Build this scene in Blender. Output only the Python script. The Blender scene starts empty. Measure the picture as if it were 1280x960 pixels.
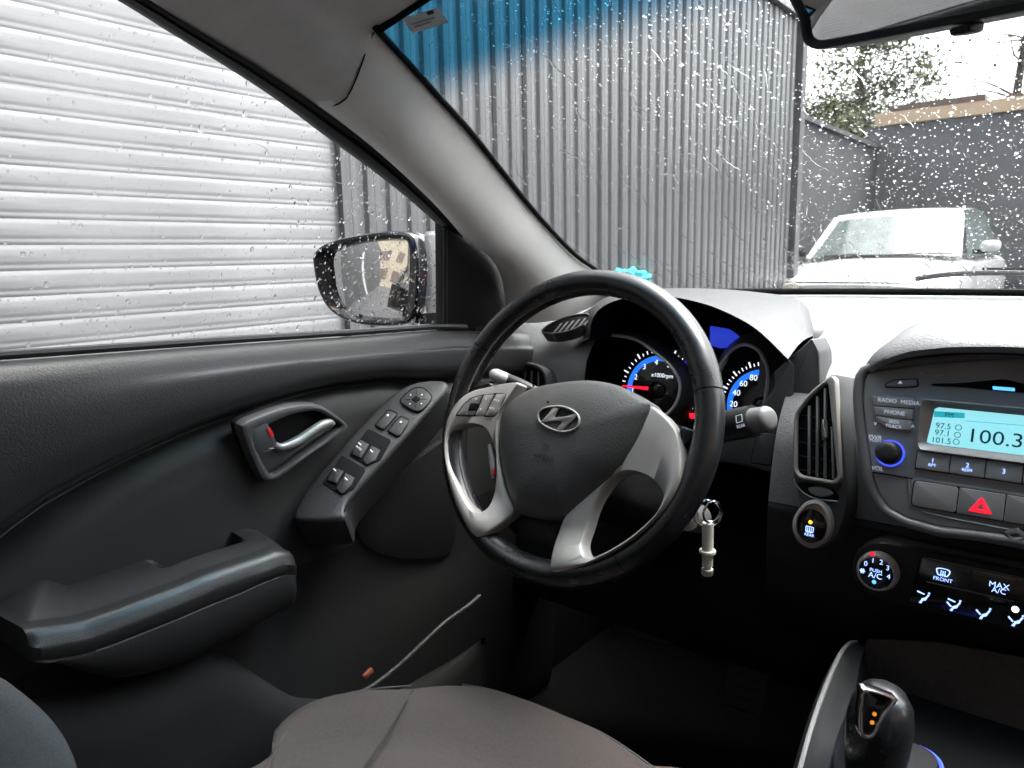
import bpy, bmesh, math, random
import numpy as np
from mathutils import Matrix, Vector
random.seed(7); rng = np.random.default_rng(7)
scene = bpy.context.scene
V3 = lambda *a: np.array(a, float)

# ------------------------------------------------------------------ camera
FPX, YAW, PITCH, ROLL = 922., 39., 9.85, 1.2
CAM = V3(.06, 0, 1.30)
_y, _p, _r = (math.radians(a) for a in (YAW, PITCH, ROLL))
FW = V3(-math.sin(_y)*math.cos(_p), math.cos(_y)*math.cos(_p), -math.sin(_p))
_rt = V3(math.cos(_y), math.sin(_y), 0); _up = np.cross(_rt, FW)
RT = _rt*math.cos(_r) - _up*math.sin(_r); UP = _up*math.cos(_r) + _rt*math.sin(_r)
cd = bpy.data.cameras.new('camera'); cam = bpy.data.objects.new('camera', cd)
scene.collection.objects.link(cam); scene.camera = cam
cam.matrix_world = Matrix([[RT[i], UP[i], -FW[i], CAM[i]] for i in range(3)] + [[0, 0, 0, 1]])
cd.sensor_width = 36; cd.lens = 36*FPX/1280; cd.clip_start = .01; cd.clip_end = 2000
cd.dof.use_dof = True; cd.dof.focus_distance = .86; cd.dof.aperture_fstop = 13

# ------------------------------------------------------------------ sky, sun, exposure
SUN_EL, SUN_AZ = 66, 30        # degrees; azimuth from +Y (car's nose) towards +X (passenger side)
w = bpy.data.worlds.new('World'); scene.world = w; w.use_nodes = True
nt = w.node_tree; bg = nt.nodes['Background']
sky = nt.nodes.new('ShaderNodeTexSky'); sky.sky_type = 'NISHITA'; sky.sun_disc = False
sky.sun_elevation = math.radians(SUN_EL); sky.sun_rotation = math.radians(SUN_AZ)
sky.dust_density = 4; sky.air_density = 1.0
hs = nt.nodes.new('ShaderNodeHueSaturation'); hs.inputs['Saturation'].default_value = .22   # overcast: grey cloud
nt.links.new(sky.outputs[0], hs.inputs['Color']); nt.links.new(hs.outputs[0], bg.inputs[0])
bg.inputs[1].default_value = .15
sl = bpy.data.lights.new('sun', 'SUN'); sl.energy = 1.3; sl.angle = math.radians(40); sl.color = (1, .97, .93)
so = bpy.data.objects.new('sun', sl); scene.collection.objects.link(so)
_e, _a = math.radians(SUN_EL), math.radians(SUN_AZ)
sd = Vector((math.sin(_a)*math.cos(_e), math.cos(_a)*math.cos(_e), math.sin(_e)))
so.rotation_euler = sd.to_track_quat('Z', 'Y').to_euler()
vs = scene.view_settings; vs.view_transform = 'Standard'; vs.look = 'None'; vs.gamma = 1
vs.use_curve_mapping = False; vs.exposure = 2.75
cy = scene.cycles
cy.use_denoising = True; cy.max_bounces = 7; cy.transparent_max_bounces = 16; cy.transmission_bounces = 5
cy.glossy_bounces = 4; cy.diffuse_bounces = 3; cy.sample_clamp_indirect = 10; cy.caustics_refractive = True
cy.use_adaptive_sampling = True; cy.adaptive_threshold = .04

# ------------------------------------------------------------------ geometry helpers
def unit(v): v = np.asarray(v, float); return v/np.linalg.norm(v)
def ray(px, py): return FW + RT*(px-640)/FPX + UP*(480-py)/FPX
def on(px, py, ax, v):                      # where the sight line meets the plane axis = v
    r = ray(px, py); return CAM + r*((v-CAM[ax])/r[ax])
class Pl:                                   # a real plane in the car: origin O, axes U, V, outward normal N
    def __init__(s, O, U, V):
        s.O = np.asarray(O, float); s.U = unit(U); s.N = unit(np.cross(s.U, V)); s.V = np.cross(s.N, s.U)
    def uv(s, px, py, h=0.):
        r = ray(px, py); P = CAM + r*(((s.O+s.N*h-CAM)@s.N)/(r@s.N)) - s.O
        return (P@s.U, P@s.V)
    def uvs(s, pts, h=0.): return np.array([s.uv(*p, h) for p in pts])
    def P(s, u, v, h=0.): return s.O + s.U*u + s.V*v + s.N*h
def zz(x0, y0, f):                          # coordinates measured in an enlargement of the photo
    return lambda pts: [(x0+x/f, y0+y/f) for x, y in pts]
def crv(pts, n=64, closed=True):            # Catmull-Rom through points, resampled evenly
    p = np.asarray(pts, float); m = len(p); out = []
    segs = m if closed else m-1
    for i in range(segs):
        if closed: a, b, c, d = p[(i-1) % m], p[i], p[(i+1) % m], p[(i+2) % m]
        else: a, b, c, d = p[max(i-1, 0)], p[i], p[i+1], p[min(i+2, m-1)]
        for t in np.linspace(0, 1, 12, endpoint=False):
            out.append(.5*((2*b)+(c-a)*t+(2*a-5*b+4*c-d)*t*t+(3*b-a-3*c+d)*t**3))
    if not closed: out.append(p[-1])
    return resample(out, n, closed)
def resample(pts, n, closed=True):
    p = np.asarray(pts, float)
    if closed: p = np.vstack([p, p[:1]])
    L = np.r_[0, np.cumsum(np.linalg.norm(np.diff(p, axis=0), axis=1))]
    s = np.linspace(0, L[-1], n, endpoint=not closed)
    return np.stack([np.interp(s, L, p[:, k]) for k in range(p.shape[1])], 1)
def rnd(pts, r, k=5):                       # polygon with rounded corners
    p = np.asarray(pts, float); m = len(p); out = []
    for i in range(m):
        a, b, c = p[i-1], p[i], p[(i+1) % m]
        la, lc = np.linalg.norm(a-b), np.linalg.norm(c-b); rr = min(r, la*.45, lc*.45)
        q0, q1 = b+(a-b)/la*rr, b+(c-b)/lc*rr
        for t in np.linspace(0, 1, k): out.append((1-t)**2*q0+2*t*(1-t)*b+t*t*q1)
    return np.array(out)
def area(p): x, y = p[:, 0], p[:, 1]; return .5*np.sum(x*np.roll(y, -1)-np.roll(x, -1)*y)
def ccw(p): p = np.asarray(p, float); return p if area(p) > 0 else p[::-1].copy()
def inset(p, d):
    e = np.roll(p, -1, 0)-p; e /= np.maximum(np.linalg.norm(e, axis=1), 1e-9)[:, None]
    n = np.stack([-e[:, 1], e[:, 0]], 1); m = n+np.roll(n, 1, 0)
    m /= np.maximum(np.linalg.norm(m, axis=1), .5)[:, None]
    return p+m*d

COL = scene.collection
def link(o, parent=None):
    COL.objects.link(o)
    if parent is not None:
        o.parent = parent
        if parent.parent is None: o.matrix_parent_inverse = Matrix.Translation(-parent.location)
    return o
def mk(name, verts, faces, mat, parent=None, smooth=True, angle=40):
    me = bpy.data.meshes.new(name)
    me.from_pydata([tuple(map(float, v)) for v in verts], [], [tuple(int(i) for i in f) for f in faces])
    me.validate(); me.materials.append(mat)
    if smooth:
        me.polygons.foreach_set('use_smooth', [True]*len(me.polygons))
        me.set_sharp_from_angle(angle=math.radians(angle))
    return link(bpy.data.objects.new(name, me), parent)
def thing(name, label, cat, loc=(0, 0, 0), group=None):
    o = bpy.data.objects.new(name, None); o.empty_display_size = .05; o.location = tuple(map(float, loc)); link(o)
    return tag(o, label, cat, group)
def tag(o, label=None, cat=None, group=None, kind=None):
    for k, v in (('label', label), ('category', cat), ('group', group), ('kind', kind)):
        if v: o[k] = v
    return o
class MB:                                   # collects verts and faces for one mesh
    def __init__(s): s.v = []; s.f = []
    def add(s, verts, faces):
        b = len(s.v); s.v += [np.asarray(v, float) for v in verts]; s.f += [tuple(i+b for i in f) for f in faces]; return s
    def box(s, c, d, R=None):
        P = [V3(x, y, z)*np.asarray(d)/2 for z in (-1, 1) for y in (-1, 1) for x in (-1, 1)]
        if R is not None: P = [R@p for p in P]
        return s.add([np.asarray(c)+p for p in P], [(0, 2, 3, 1), (4, 5, 7, 6), (0, 1, 5, 4), (2, 6, 7, 3), (0, 4, 6, 2), (1, 3, 7, 5)])
    def done(s, name, mat, parent=None, smooth=True, angle=40): return mk(name, s.v, s.f, mat, parent, smooth, angle)
def grid_faces(n, m, wrap_m=False, flip=False):
    F = []
    for i in range(n-1):
        for j in range(m if wrap_m else m-1):
            a, b = i*m+j, i*m+(j+1) % m; q = (a, b, b+m, a+m)
            F.append(q[::-1] if flip else q)
    return F
def loft(name, rows, mat, parent=None, wrap=False, flip=False, cap=False, angle=50):
    n, m = len(rows), len(rows[0]); F = grid_faces(n, m, wrap, flip); Vv = [p for r in rows for p in r]
    if cap: F += [tuple(range(m))[::-1], tuple(range((n-1)*m, n*m))]
    return mk(name, Vv, F, mat, parent, angle=angle)
def tube_geo(path, rad, k=10, closed=False, cap=True):
    path = np.asarray(path, float); n = len(path); rad = np.broadcast_to(np.asarray(rad, float), (n,))
    T = np.roll(path, -1, 0)-np.roll(path, 1, 0) if closed else np.gradient(path, axis=0)
    T /= np.maximum(np.linalg.norm(T, axis=1), 1e-9)[:, None]
    u = np.cross(T[0], V3(0, 0, 1) if abs(T[0][2]) < .9 else V3(1, 0, 0)); u = unit(u); rows = []
    for i in range(n):
        u = unit(u - T[i]*(u@T[i])); v = np.cross(T[i], u)
        rows.append([path[i]+rad[i]*(u*math.cos(a)+v*math.sin(a)) for a in np.linspace(0, 2*math.pi, k, endpoint=False)])
    if closed: rows.append(rows[0])
    F = grid_faces(n+(1 if closed else 0), k, True)
    if cap and not closed: F += [tuple(range(k))[::-1], tuple(range((n-1)*k, n*k))]
    return [p for r in rows for p in r], F
def tube(name, path, rad, mat, parent=None, k=10, closed=False):
    v, f = tube_geo(path, rad, k, closed); return mk(name, v, f, mat, parent)
def prism_geo(pl, p2, h, th, bv):           # plate: outline p2 on plane pl, front at height h, thickness th, rounded front edge
    p = ccw(p2); n = len(p); rings = [(0, h-th), (0, h-bv), (bv*.3, h-bv*.3), (bv, h)] if bv > 0 else [(0, h-th), (0, h)]
    Vv = []; F = []
    for d, hh in rings: Vv += [pl.P(u, v, hh) for u, v in (inset(p, d) if d else p)]
    F = grid_faces(len(rings), n, True); F.append(tuple(range((len(rings)-1)*n, len(rings)*n))); F.append(tuple(range(n))[::-1])
    return Vv, F
def plate(name, pl, p2, h, th, bv, mat, parent=None, angle=35):
    return mk(name, *prism_geo(pl, p2, h, th, bv), mat, parent, angle=angle)
def frame(name, pl, outer, inner, h, th, bv, mat, parent=None, n=72, hin=None):   # plate with a hole
    o = resample(ccw(outer), n); i = resample(ccw(inner), n)
    c = i.mean(0)
    ao = np.arctan2(o[:, 1]-c[1], o[:, 0]-c[0]); ai = np.arctan2(i[:, 1]-c[1], i[:, 0]-c[0])
    best = min(range(n), key=lambda k: np.sum(1-np.cos(np.roll(ai, k)-ao))); i = np.roll(i, best, 0)
    hin = h if hin is None else hin
    rings = [(o, h-th), (o, h-bv), (inset(o, bv*.3), h-bv*.3), (inset(o, bv), h), (inset(i, -bv), hin), (inset(i, -bv*.3), hin-bv*.3), (i, hin-bv), (i, h-th)]
    Vv = [pl.P(u, v, hh) for r, hh in rings for u, v in r]
    F = grid_faces(8, n, True) + [tuple(b+q for b, q in ((7*n, j), (7*n, (j+1) % n), (0, (j+1) % n), (0, j))) for j in range(n)]
    return mk(name, Vv, F, mat, parent, angle=35)
def pillow(name, pl, p2, h0, h1, mat, parent=None, th=.02, rings=9, pw=2.2):   # domed pad
    p = ccw(p2); n = len(p); c = p.mean(0); Vv = [pl.P(u, v, h0-th) for u, v in p]
    ss = np.linspace(0, .97, rings)
    for s in ss:
        q = p*(1-s)+c*s; hh = h0+(h1-h0)*(1-(1-s)**pw)
        Vv += [pl.P(u, v, hh) for u, v in q]
    F = grid_faces(rings+1, n, True); F.append(tuple(range(rings*n, (rings+1)*n)))
    return mk(name, Vv, F, mat, parent, angle=60)
def disc2(c, r, n=32, ry=None):
    return np.array([(c[0]+r*math.cos(a), c[1]+(ry or r)*math.sin(a)) for a in np.linspace(0, 2*math.pi, n, endpoint=False)])
def text(s, pl, c, size, mat, parent, h=.0, name='lettering', align='CENTER', sx=1., rot=0., shear=0.):
    cu = bpy.data.curves.new(name, 'FONT'); cu.body = s; cu.size = size; cu.align_x = align; cu.align_y = 'CENTER'; cu.resolution_u = 3; cu.extrude = .00008
    cu.shear = shear
    o = bpy.data.objects.new('tmp', cu); COL.objects.link(o)
    dg = bpy.context.evaluated_depsgraph_get(); me = bpy.data.meshes.new_from_object(o.evaluated_get(dg))
    bpy.data.objects.remove(o); bpy.data.curves.remove(cu)
    ca, sa = math.cos(rot), math.sin(rot)
    for v in me.vertices:
        x, y = v.co.x*sx, v.co.y
        v.co = Vector(pl.P(c[0]+x*ca-y*sa, c[1]+x*sa+y*ca, h+v.co.z))
    me.materials.clear(); me.materials.append(mat); me.name = name
    return link(bpy.data.objects.new(name, me), parent)

# ------------------------------------------------------------------ materials (all procedural)
def M(name, col, rough=.5, metal=0., grain=None, var=0., vscale=30., spec=.5, coat=0., emit=None, estr=1., col2=None, bumpd=.0006, rvar=0., stretch=None):
    m = bpy.data.materials.new(name); m.use_nodes = True; t = m.node_tree; L = t.links; b = t.nodes['Principled BSDF']
    b.inputs['Base Color'].default_value = (*col, 1); b.inputs['Roughness'].default_value = rough
    b.inputs['Metallic'].default_value = metal; b.inputs['Specular IOR Level'].default_value = spec
    b.inputs['Coat Weight'].default_value = coat; b.inputs['Coat Roughness'].default_value = .12
    if emit: b.inputs['Emission Color'].default_value = (*emit, 1); b.inputs['Emission Strength'].default_value = estr
    tc = t.nodes.new('ShaderNodeTexCoord'); src = tc.outputs['Object']
    if stretch:
        mp = t.nodes.new('ShaderNodeMapping'); mp.inputs['Scale'].default_value = stretch; L.new(src, mp.inputs[0]); src = mp.outputs[0]
    if var or rvar:
        n = t.nodes.new('ShaderNodeTexNoise'); n.inputs['Scale'].default_value = vscale; n.inputs['Detail'].default_value = 6; n.inputs['Roughness'].default_value = .65
        L.new(src, n.inputs['Vector'])
        if var:
            r = t.nodes.new('ShaderNodeMix'); r.data_type = 'RGBA'
            c2 = col2 or tuple(max(0, c*(1-var)) for c in col)
            r.inputs[6].default_value = (*c2, 1); r.inputs[7].default_value = (*(col if col2 else tuple(c*(1+var) for c in col)), 1)
            rm = t.nodes.new('ShaderNodeMapRange'); rm.inputs[1].default_value = .3; rm.inputs[2].default_value = .7
            L.new(n.outputs[0], rm.inputs[0]); L.new(rm.outputs[0], r.inputs[0]); L.new(r.outputs[2], b.inputs['Base Color'])
        if rvar:
            rm2 = t.nodes.new('ShaderNodeMapRange'); rm2.inputs[1].default_value = .3; rm2.inputs[2].default_value = .7
            rm2.inputs[3].default_value = max(.02, rough-rvar); rm2.inputs[4].default_value = min(1, rough+rvar)
            L.new(n.outputs[0], rm2.inputs[0]); L.new(rm2.outputs[0], b.inputs['Roughness'])
    if grain:
        kind, sc, st = grain
        if kind == 'leather':
            g = t.nodes.new('ShaderNodeTexVoronoi'); g.feature = 'F1'; g.inputs['Scale'].default_value = sc; out = g.outputs['Distance']
        elif kind == 'weave':
            g = t.nodes.new('ShaderNodeTexMagic'); g.inputs['Scale'].default_value = sc; g.turbulence_depth = 1; out = g.outputs['Fac']
        else:
            g = t.nodes.new('ShaderNodeTexNoise'); g.inputs['Scale'].default_value = sc; g.inputs['Detail'].default_value = 3; out = g.outputs[0]
        L.new(tc.outputs['Object'], g.inputs['Vector'])
        bp = t.nodes.new('ShaderNodeBump'); bp.inputs['Strength'].default_value = st; bp.inputs['Distance'].default_value = bumpd
        L.new(out, bp.inputs['Height']); L.new(bp.outputs[0], b.inputs['Normal'])
    return m
DOORP = M('door_plastic', (.021, .0212, .0215), .52, spec=.36, grain=('leather', 520, .35), var=.12, vscale=6, rvar=.05)
DOORI = M('door_insert', (.023, .0231, .0225), .6, spec=.22, grain=('noise', 900, .3), var=.1, vscale=8)
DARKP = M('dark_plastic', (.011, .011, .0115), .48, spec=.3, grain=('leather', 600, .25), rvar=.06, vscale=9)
ARM = M('armrest_plastic', (.013, .0131, .0133), .42, spec=.34, grain=('leather', 600, .2), rvar=.05, vscale=9)
HBZ = M('handle_bezel_plastic', (.055, .055, .056), .40, spec=.45, grain=('noise', 900, .1))
BLACK = M('black_rubber', (.010, .010, .011), .55, grain=('noise', 500, .2))
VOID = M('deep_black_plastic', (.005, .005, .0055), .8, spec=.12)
POCK = M('door_pocket_plastic', (.012, .012, .012), .75, spec=.2, grain=('noise', 700, .4))
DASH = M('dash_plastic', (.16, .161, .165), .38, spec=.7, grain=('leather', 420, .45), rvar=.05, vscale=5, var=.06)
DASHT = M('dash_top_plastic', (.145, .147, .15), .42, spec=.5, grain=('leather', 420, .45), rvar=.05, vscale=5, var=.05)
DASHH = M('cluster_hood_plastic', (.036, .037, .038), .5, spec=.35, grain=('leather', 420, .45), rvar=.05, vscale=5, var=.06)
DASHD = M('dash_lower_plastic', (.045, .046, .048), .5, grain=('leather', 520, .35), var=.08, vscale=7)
TRIM = M('grey_trim_plastic', (.12, .12, .12), .38, grain=('noise', 900, .15), var=.05)
PANEL = M('radio_fascia', (.25, .25, .251), .42, grain=('noise', 1200, .1), var=.05)
BTN = M('button_plastic', (.28, .278, .275), .45, grain=('noise', 1200, .1))
SILV = M('satin_silver_plastic', (.35, .322, .300), .42, metal=.25, grain=('noise', 1500, .06), rvar=.06, vscale=14)
BEZEL = M('dark_satin_bezel', (.24, .235, .23), .34, metal=.4, grain=('noise', 1500, .06))
RINGM = M('satin_bezel_ring', (.62, .60, .58), .35, metal=.2)
CHROME = M('chrome', (.75, .75, .76), .12, metal=1., rvar=.04, vscale=40)
LEATHER = M('black_leather', (.012, .012, .013), .30, grain=('leather', 700, .07), rvar=.08, vscale=25, coat=.08)
PADM = M('airbag_cover', (.068, .065, .063), .5, grain=('leather', 650, .4), var=.06)
LINER = M('headliner_fabric', (.58, .57, .56), .9, grain=('noise', 700, .3), var=.06, vscale=40)
PILM = M('pillar_trim_plastic', (.82, .815, .80), .6, grain=('leather', 650, .15), var=.03)
SEATF = M('seat_fabric', (.043, .031, .0265), .9, grain=('weave', 900, .5), var=.22, vscale=350)
SEATS = M('seat_side_fabric', (.060, .059, .059), .9, grain=('weave', 900, .5), var=.2, vscale=350)
CARPET = M('carpet', (.005, .005, .005), .95, spec=.08, grain=('noise', 700, .8), var=.3, vscale=120, bumpd=.003)
TRAY = M('console_tray_plastic', (.045, .036, .030), .6, grain=('noise', 300, .4), var=.3, vscale=260)
GLOSSB = M('gloss_black', (.008, .008, .009), .12, coat=.3)
WHITEP = M('ivory_plastic', (.62, .60, .52), .4, var=.05)
PRINT = M('white_print', (.75, .76, .78), .5, emit=(.7, .8, 1), estr=.06)
PRINTB = M('backlit_print', (.3, .38, .6), .5, emit=(.30, .45, 1.), estr=.36)
PRINTG = M('grey_print', (.35, .36, .37), .5)
EMBOSS = M('embossed_mark', (.012, .011, .011), .5)
BLUEG = M('blue_gauge_light', (.05, .2, .6), .4, emit=(.015, .15, .85), estr=.20)
BLUELCD = M('blue_display', (.01, .02, .15), .3, emit=(.010, .022, .26), estr=.30)
WLIT = M('lit_numerals', (.8, .85, .9), .5, emit=(.85, .92, 1.), estr=.20)
REDL = M('red_light', (.6, .01, .02), .4, emit=(1, .01, .03), estr=.24)
ORL = M('amber_light', (.8, .4, .02), .4, emit=(1, .42, .02), estr=.35)
BLUER = M('blue_ring_light', (.05, .08, .5), .4, emit=(.05, .09, .9), estr=.20)
CYANL = M('cyan_light', (.2, .5, .8), .4, emit=(.10, .42, 1.), estr=.25)
LCDT = M('display_digits', (.0, .10, .14), .5)
LCDB = M('display_tab', (.02, .35, .42), .5, emit=(.02, .36, .42), estr=.14)
REDP = M('red_flag', (.55, .015, .025), .45)
CARWHITE = M('white_car_paint', (.42, .425, .43), .25, coat=.6)
SILPAINT = M('silver_car_paint', (.45, .46, .48), .28, metal=.5, coat=.6, grain=('noise', 3000, .05))
STEEL = M('galvanised_slats', (.215, .219, .223), .40, metal=.4, var=.20, vscale=3.5, rvar=.10, stretch=(1, .6, 8), grain=('noise', 40, .12), bumpd=.002)
RIBM = M('grey_sheet_metal', (.090, .093, .097), .45, metal=.1, var=.24, vscale=2.6, stretch=(1, 2.5, .35), rvar=.08, grain=('noise', 12, .1), bumpd=.004)
GROOVE = M('grey_sheet_metal_backing', (.090, .092, .096), .45, metal=.2, var=.1, vscale=3)
WALLS = M('side_wall_render', (.030, .031, .0335), .75, var=.2, vscale=1.6, grain=('noise', 60, .3), bumpd=.004)
WALLD = M('dark_grey_render', (.058, .060, .064), .75, var=.14, vscale=1.6, grain=('noise', 60, .3), bumpd=.004)
TAN = M('tan_fascia', (.30, .215, .14), .7, var=.12, vscale=2)
BROWN = M('brown_fascia', (.07, .045, .035), .7, var=.2, vscale=3)
ASPH = M('wet_asphalt', (.05, .05, .052), .45, var=.3, vscale=6, rvar=.2, grain=('noise', 90, .5), bumpd=.006)
CREAM = M('cream_render', (.20, .17, .125), .8, var=.15, vscale=1.2)
TERRA = M('added_wall_terracotta', (.36, .19, .10), .75, var=.2, vscale=1.)
BARK = M('bark', (.05, .042, .033), .9, var=.35, vscale=20, grain=('noise', 60, .8), bumpd=.02)
LEAF = M('leaf', (.060, .070, .022), .6, var=.45, vscale=3)
TEAL = M('teal_cloth', (.015, .28, .32), .85, grain=('weave', 700, .6), var=.15)
TYRE = M('tyre_rubber', (.015, .015, .015), .8)

def clear(name, tint, gloss=.06, band=None):
    m = bpy.data.materials.new(name); m.use_nodes = True; t = m.node_tree; L = t.links
    for n in list(t.nodes): t.nodes.remove(n)
    o = t.nodes.new('ShaderNodeOutputMaterial'); tr = t.nodes.new('ShaderNodeBsdfTransparent'); gl = t.nodes.new('ShaderNodeBsdfGlossy')
    fr = t.nodes.new('ShaderNodeFresnel'); fr.inputs[0].default_value = 1.3; mx = t.nodes.new('ShaderNodeMixShader')
    gl.inputs['Roughness'].default_value = .02; tr.inputs[0].default_value = (*tint, 1)
    if band:                                # blue sun band printed along the upper edge, in metres along V
        at = t.nodes.new('ShaderNodeAttribute'); at.attribute_name = 'up_glass'
        rm = t.nodes.new('ShaderNodeMapRange'); rm.interpolation_type = 'SMOOTHSTEP'
        rm.inputs[1].default_value = band[0]; rm.inputs[2].default_value = band[1]
        c = t.nodes.new('ShaderNodeMix'); c.data_type = 'RGBA'; c.inputs[6].default_value = (*tint, 1); c.inputs[7].default_value = (*band[2], 1)
        L.new(at.outputs['Fac'], rm.inputs[0]); L.new(rm.outputs[0], c.inputs[0]); L.new(c.outputs[2], tr.inputs[0])
    L.new(fr.outputs[0], mx.inputs[0]); L.new(tr.outputs[0], mx.inputs[1]); L.new(gl.outputs[0], mx.inputs[2]); L.new(mx.outputs[0], o.inputs[0])
    return m
GLASS = clear('window_glass', (.93, .95, .94))
WGLASS = clear('windscreen_glass', (.92, .95, .94), band=(.81, .91, (.07, .32, .51)))
LENS = clear('instrument_lens', (.96, .96, .97))
def water():
    m = bpy.data.materials.new('water_drop'); m.use_nodes = True; t = m.node_tree
    for n in list(t.nodes): t.nodes.remove(n)
    o = t.nodes.new('ShaderNodeOutputMaterial'); g = t.nodes.new('ShaderNodeBsdfGlass'); g.inputs['IOR'].default_value = 1.33; g.inputs['Roughness'].default_value = 0
    t.links.new(g.outputs[0], o.inputs[0]); return m
WATER = water()
def mirror():
    m = M('mirror_silver', (.86, .87, .88), .015, metal=1.); return m
MIRR = mirror()
def lcd():
    m = M('lcd_screen', (.02, .25, .3), .25, emit=(.30, .72, .80), estr=.16); return m
LCD = lcd()

# ================================================================== OUTSIDE: ground, walls, tree, parked car
def sheet(name, x0, x1, y0, y1, z, mat, n=1):
    return mk(name, [(x0, y0, z), (x1, y0, z), (x1, y1, z), (x0, y1, z)], [(0, 1, 2, 3)], mat, smooth=False)
tag(sheet('ground', -400, 400, -400, 400, 0, ASPH), 'wet grey asphalt yard around the cars', kind='structure')

WX = -2.54                                  # wall line beside the car
SH0, SH1, PITCH_S = -2.2, 2.055, .0785
sh = thing('roller_shutter', 'pale galvanised roller shutter with horizontal slats beside the driver window', 'shutter', (WX, -.7, 0))
prof = [(0, 0), (.004, .0012), (.010, .0018), (.015, .0010), (.019, .0009), (.024, .0021), (.031, .0025), (.061, .0026), (.068, .0023), (.0745, .0008), (.0785, 0)]
r0 = [(WX+x, SH0, z) for z, x in prof]; r1 = [(WX+x, SH1, z) for z, x in prof]
n_ = len(prof); bk = [(WX-.004, SH0, 0), (WX-.004, SH0, PITCH_S), (WX-.004, SH1, 0), (WX-.004, SH1, PITCH_S)]
sv = r0+r1+bk; sf = grid_faces(2, n_, flip=False)
sf += [tuple(range(n_))+(2*n_+1, 2*n_), tuple(range(2*n_-1, n_-1, -1))+(2*n_+2, 2*n_+3)]
slat = mk('slat', sv, sf, STEEL, sh, angle=30)
for k in range(1, 44):
    s = slat.copy(); link(s, sh); s.location = (random.uniform(-.0015, .0015), 0, .03+k*PITCH_S)
slat.location = (0, 0, .03)
MB().box((WX+.01, SH1+.012, 1.75), (.05, .022, 3.5)).done('guide_rail', GROOVE, sh, False)
MB().box((WX+.02, (SH0+SH1)/2, 3.58), (.3, SH1-SH0+.2, .22)).done('shutter_box', WALLD, sh, False)

WEND, WTOP, RP = 7.83, 3.52, .1300
cw = thing('corrugated_wall', 'tall grey corrugated sheet metal wall seen through the windscreen', 'wall', (WX, 5, 0))
MB().box((WX-.06, (SH1+.024+WEND)/2, WTOP/2), (.05, WEND-SH1-.024, WTOP)).done('backing_sheet', GROOVE, cw, False)
rw = [(0, 0), (.013, .017), (.016, .018), (.044, .018), (.047, .0165), (.051, .0165), (.054, .018), (.080, .018), (.083, .017), (.096, 0)]
rv = [(WX-.035+x, y, z) for z in (.02, WTOP-.01) for y, x in rw]; m_ = len(rw)
rib = mk('rib', rv, [q[::-1] for q in grid_faces(2, m_)]+[tuple(range(m_)), tuple(range(2*m_-1, m_-1, -1))], RIBM, cw, angle=25)
nr = int((WEND-SH1-.05)/RP)
for k in range(nr):
    s = rib if k == 0 else rib.copy()
    if k: link(s, cw)
    s.location = (random.uniform(-.004, .004), SH1+.04+k*RP+random.uniform(-.004, .004), random.uniform(-.012, .0))
MB().box((WX-.02, (SH1+WEND)/2, WTOP+.02), (.12, WEND-SH1, .05)).done('top_flashing', GROOVE, cw, False)
MB().box((WX-.03, WEND+.07, WTOP/2+.02), (.13, .13, WTOP+.06)).done('end_post', WALLD, cw, False)

YB, XS = 13.5, -3.1
sw = thing('boundary_wall', 'low dark grey rendered wall running back past the white car', 'wall', (XS, 10, 0))
MB().box((XS-.1, (WEND+.14+YB)/2, 1.44), (.2, YB-WEND-.14, 2.88)).done('wall_body', WALLS, sw, False)
MB().box((XS-.09, (WEND+.14+YB)/2, 2.91), (.28, YB-WEND-.15, .06)).done('coping', WALLS, sw, False)
MB().box((-2.87, WEND+.2, 1.5), (.46, .1, 3.0)).done('return_panel', WALLS, sw, False)
bwl = thing('rendered_wall', 'wide dark grey rendered wall behind the white parked car', 'wall', (0, YB, 0))
MB().box((2.0, YB+.12, 1.62), (10.6, .24, 3.24)).done('wall_body', WALLD, bwl, False)
MB().box((2.25, YB+.10, 3.25+.09), (10.8, .34, .19)).done('fascia_board', TAN, bwl, False)
MB().box((-2.3, YB+.11, 3.445+.045), (1.3, .30, .09)).done('fascia_board', BROWN, bwl, False)
MB().box((3.2, YB+.30, 3.47), (9.2, .5, .05)).done('roof_edge', BROWN, bwl, False)

# wall behind, buildings at the back (in mirrors); added warm wall blocks passenger-side skylight
rwl = thing('alley_wall', 'dark grey wall behind the shutter, seen in the door mirror', 'wall', (WX, -7, 0))
MB().box((WX-.05, (SH0-13)/2, 1.7), (.12, -SH0+13-.03+26*0-3.4+3.4-2*0, 3.4)).done('wall_body', WALLD, rwl, False) if False else \
    MB().box((WX-.05, (SH0-.03-14)/2, 3.0), (.12, 14+SH0-.03, 6.0)).done('wall_body', WALLD, rwl, False)
MB().box((WX+.06, -6.2, 1.7), (.08, .09, 3.4)).done('downpipe', CARWHITE, rwl, False)
bd = thing('street_building', 'cream building across the street, reflected in the door mirror', 'building', (-1, -17, 0))
MB().box((0.5, -18, 4.6), (9, 2, 9.2)).done('wall', CREAM, bd, False)
for i in range(3):
    for j in range(2):
        MB().box((-2.6+i*2.7, -16.98, 2.2+j*3.6), (1.5, .08, 1.9)).done('window', BROWN, bd, False)
MB().box((.5, -18, 9.3), (9.3, 2.3, .16)).done('roof', BROWN, bd, False)
ob = thing('added_blocker_wall', 'added unseen terracotta wall blocking skylight on the passenger side', 'building', (2.6, -5, 0))  # unseen wall, added to cut side skylight and bounce warm colour
MB().box((2.6, -5.0, 2.5), (.4, 12.4, 5.0)).done('wall', TERRA, ob, False)
for i in range(2): MB().box((2.37, -4.6+i*2.6, 1.5), (.06, 1.1, 1.4)).done('window', GLOSSB, ob, False)

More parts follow.
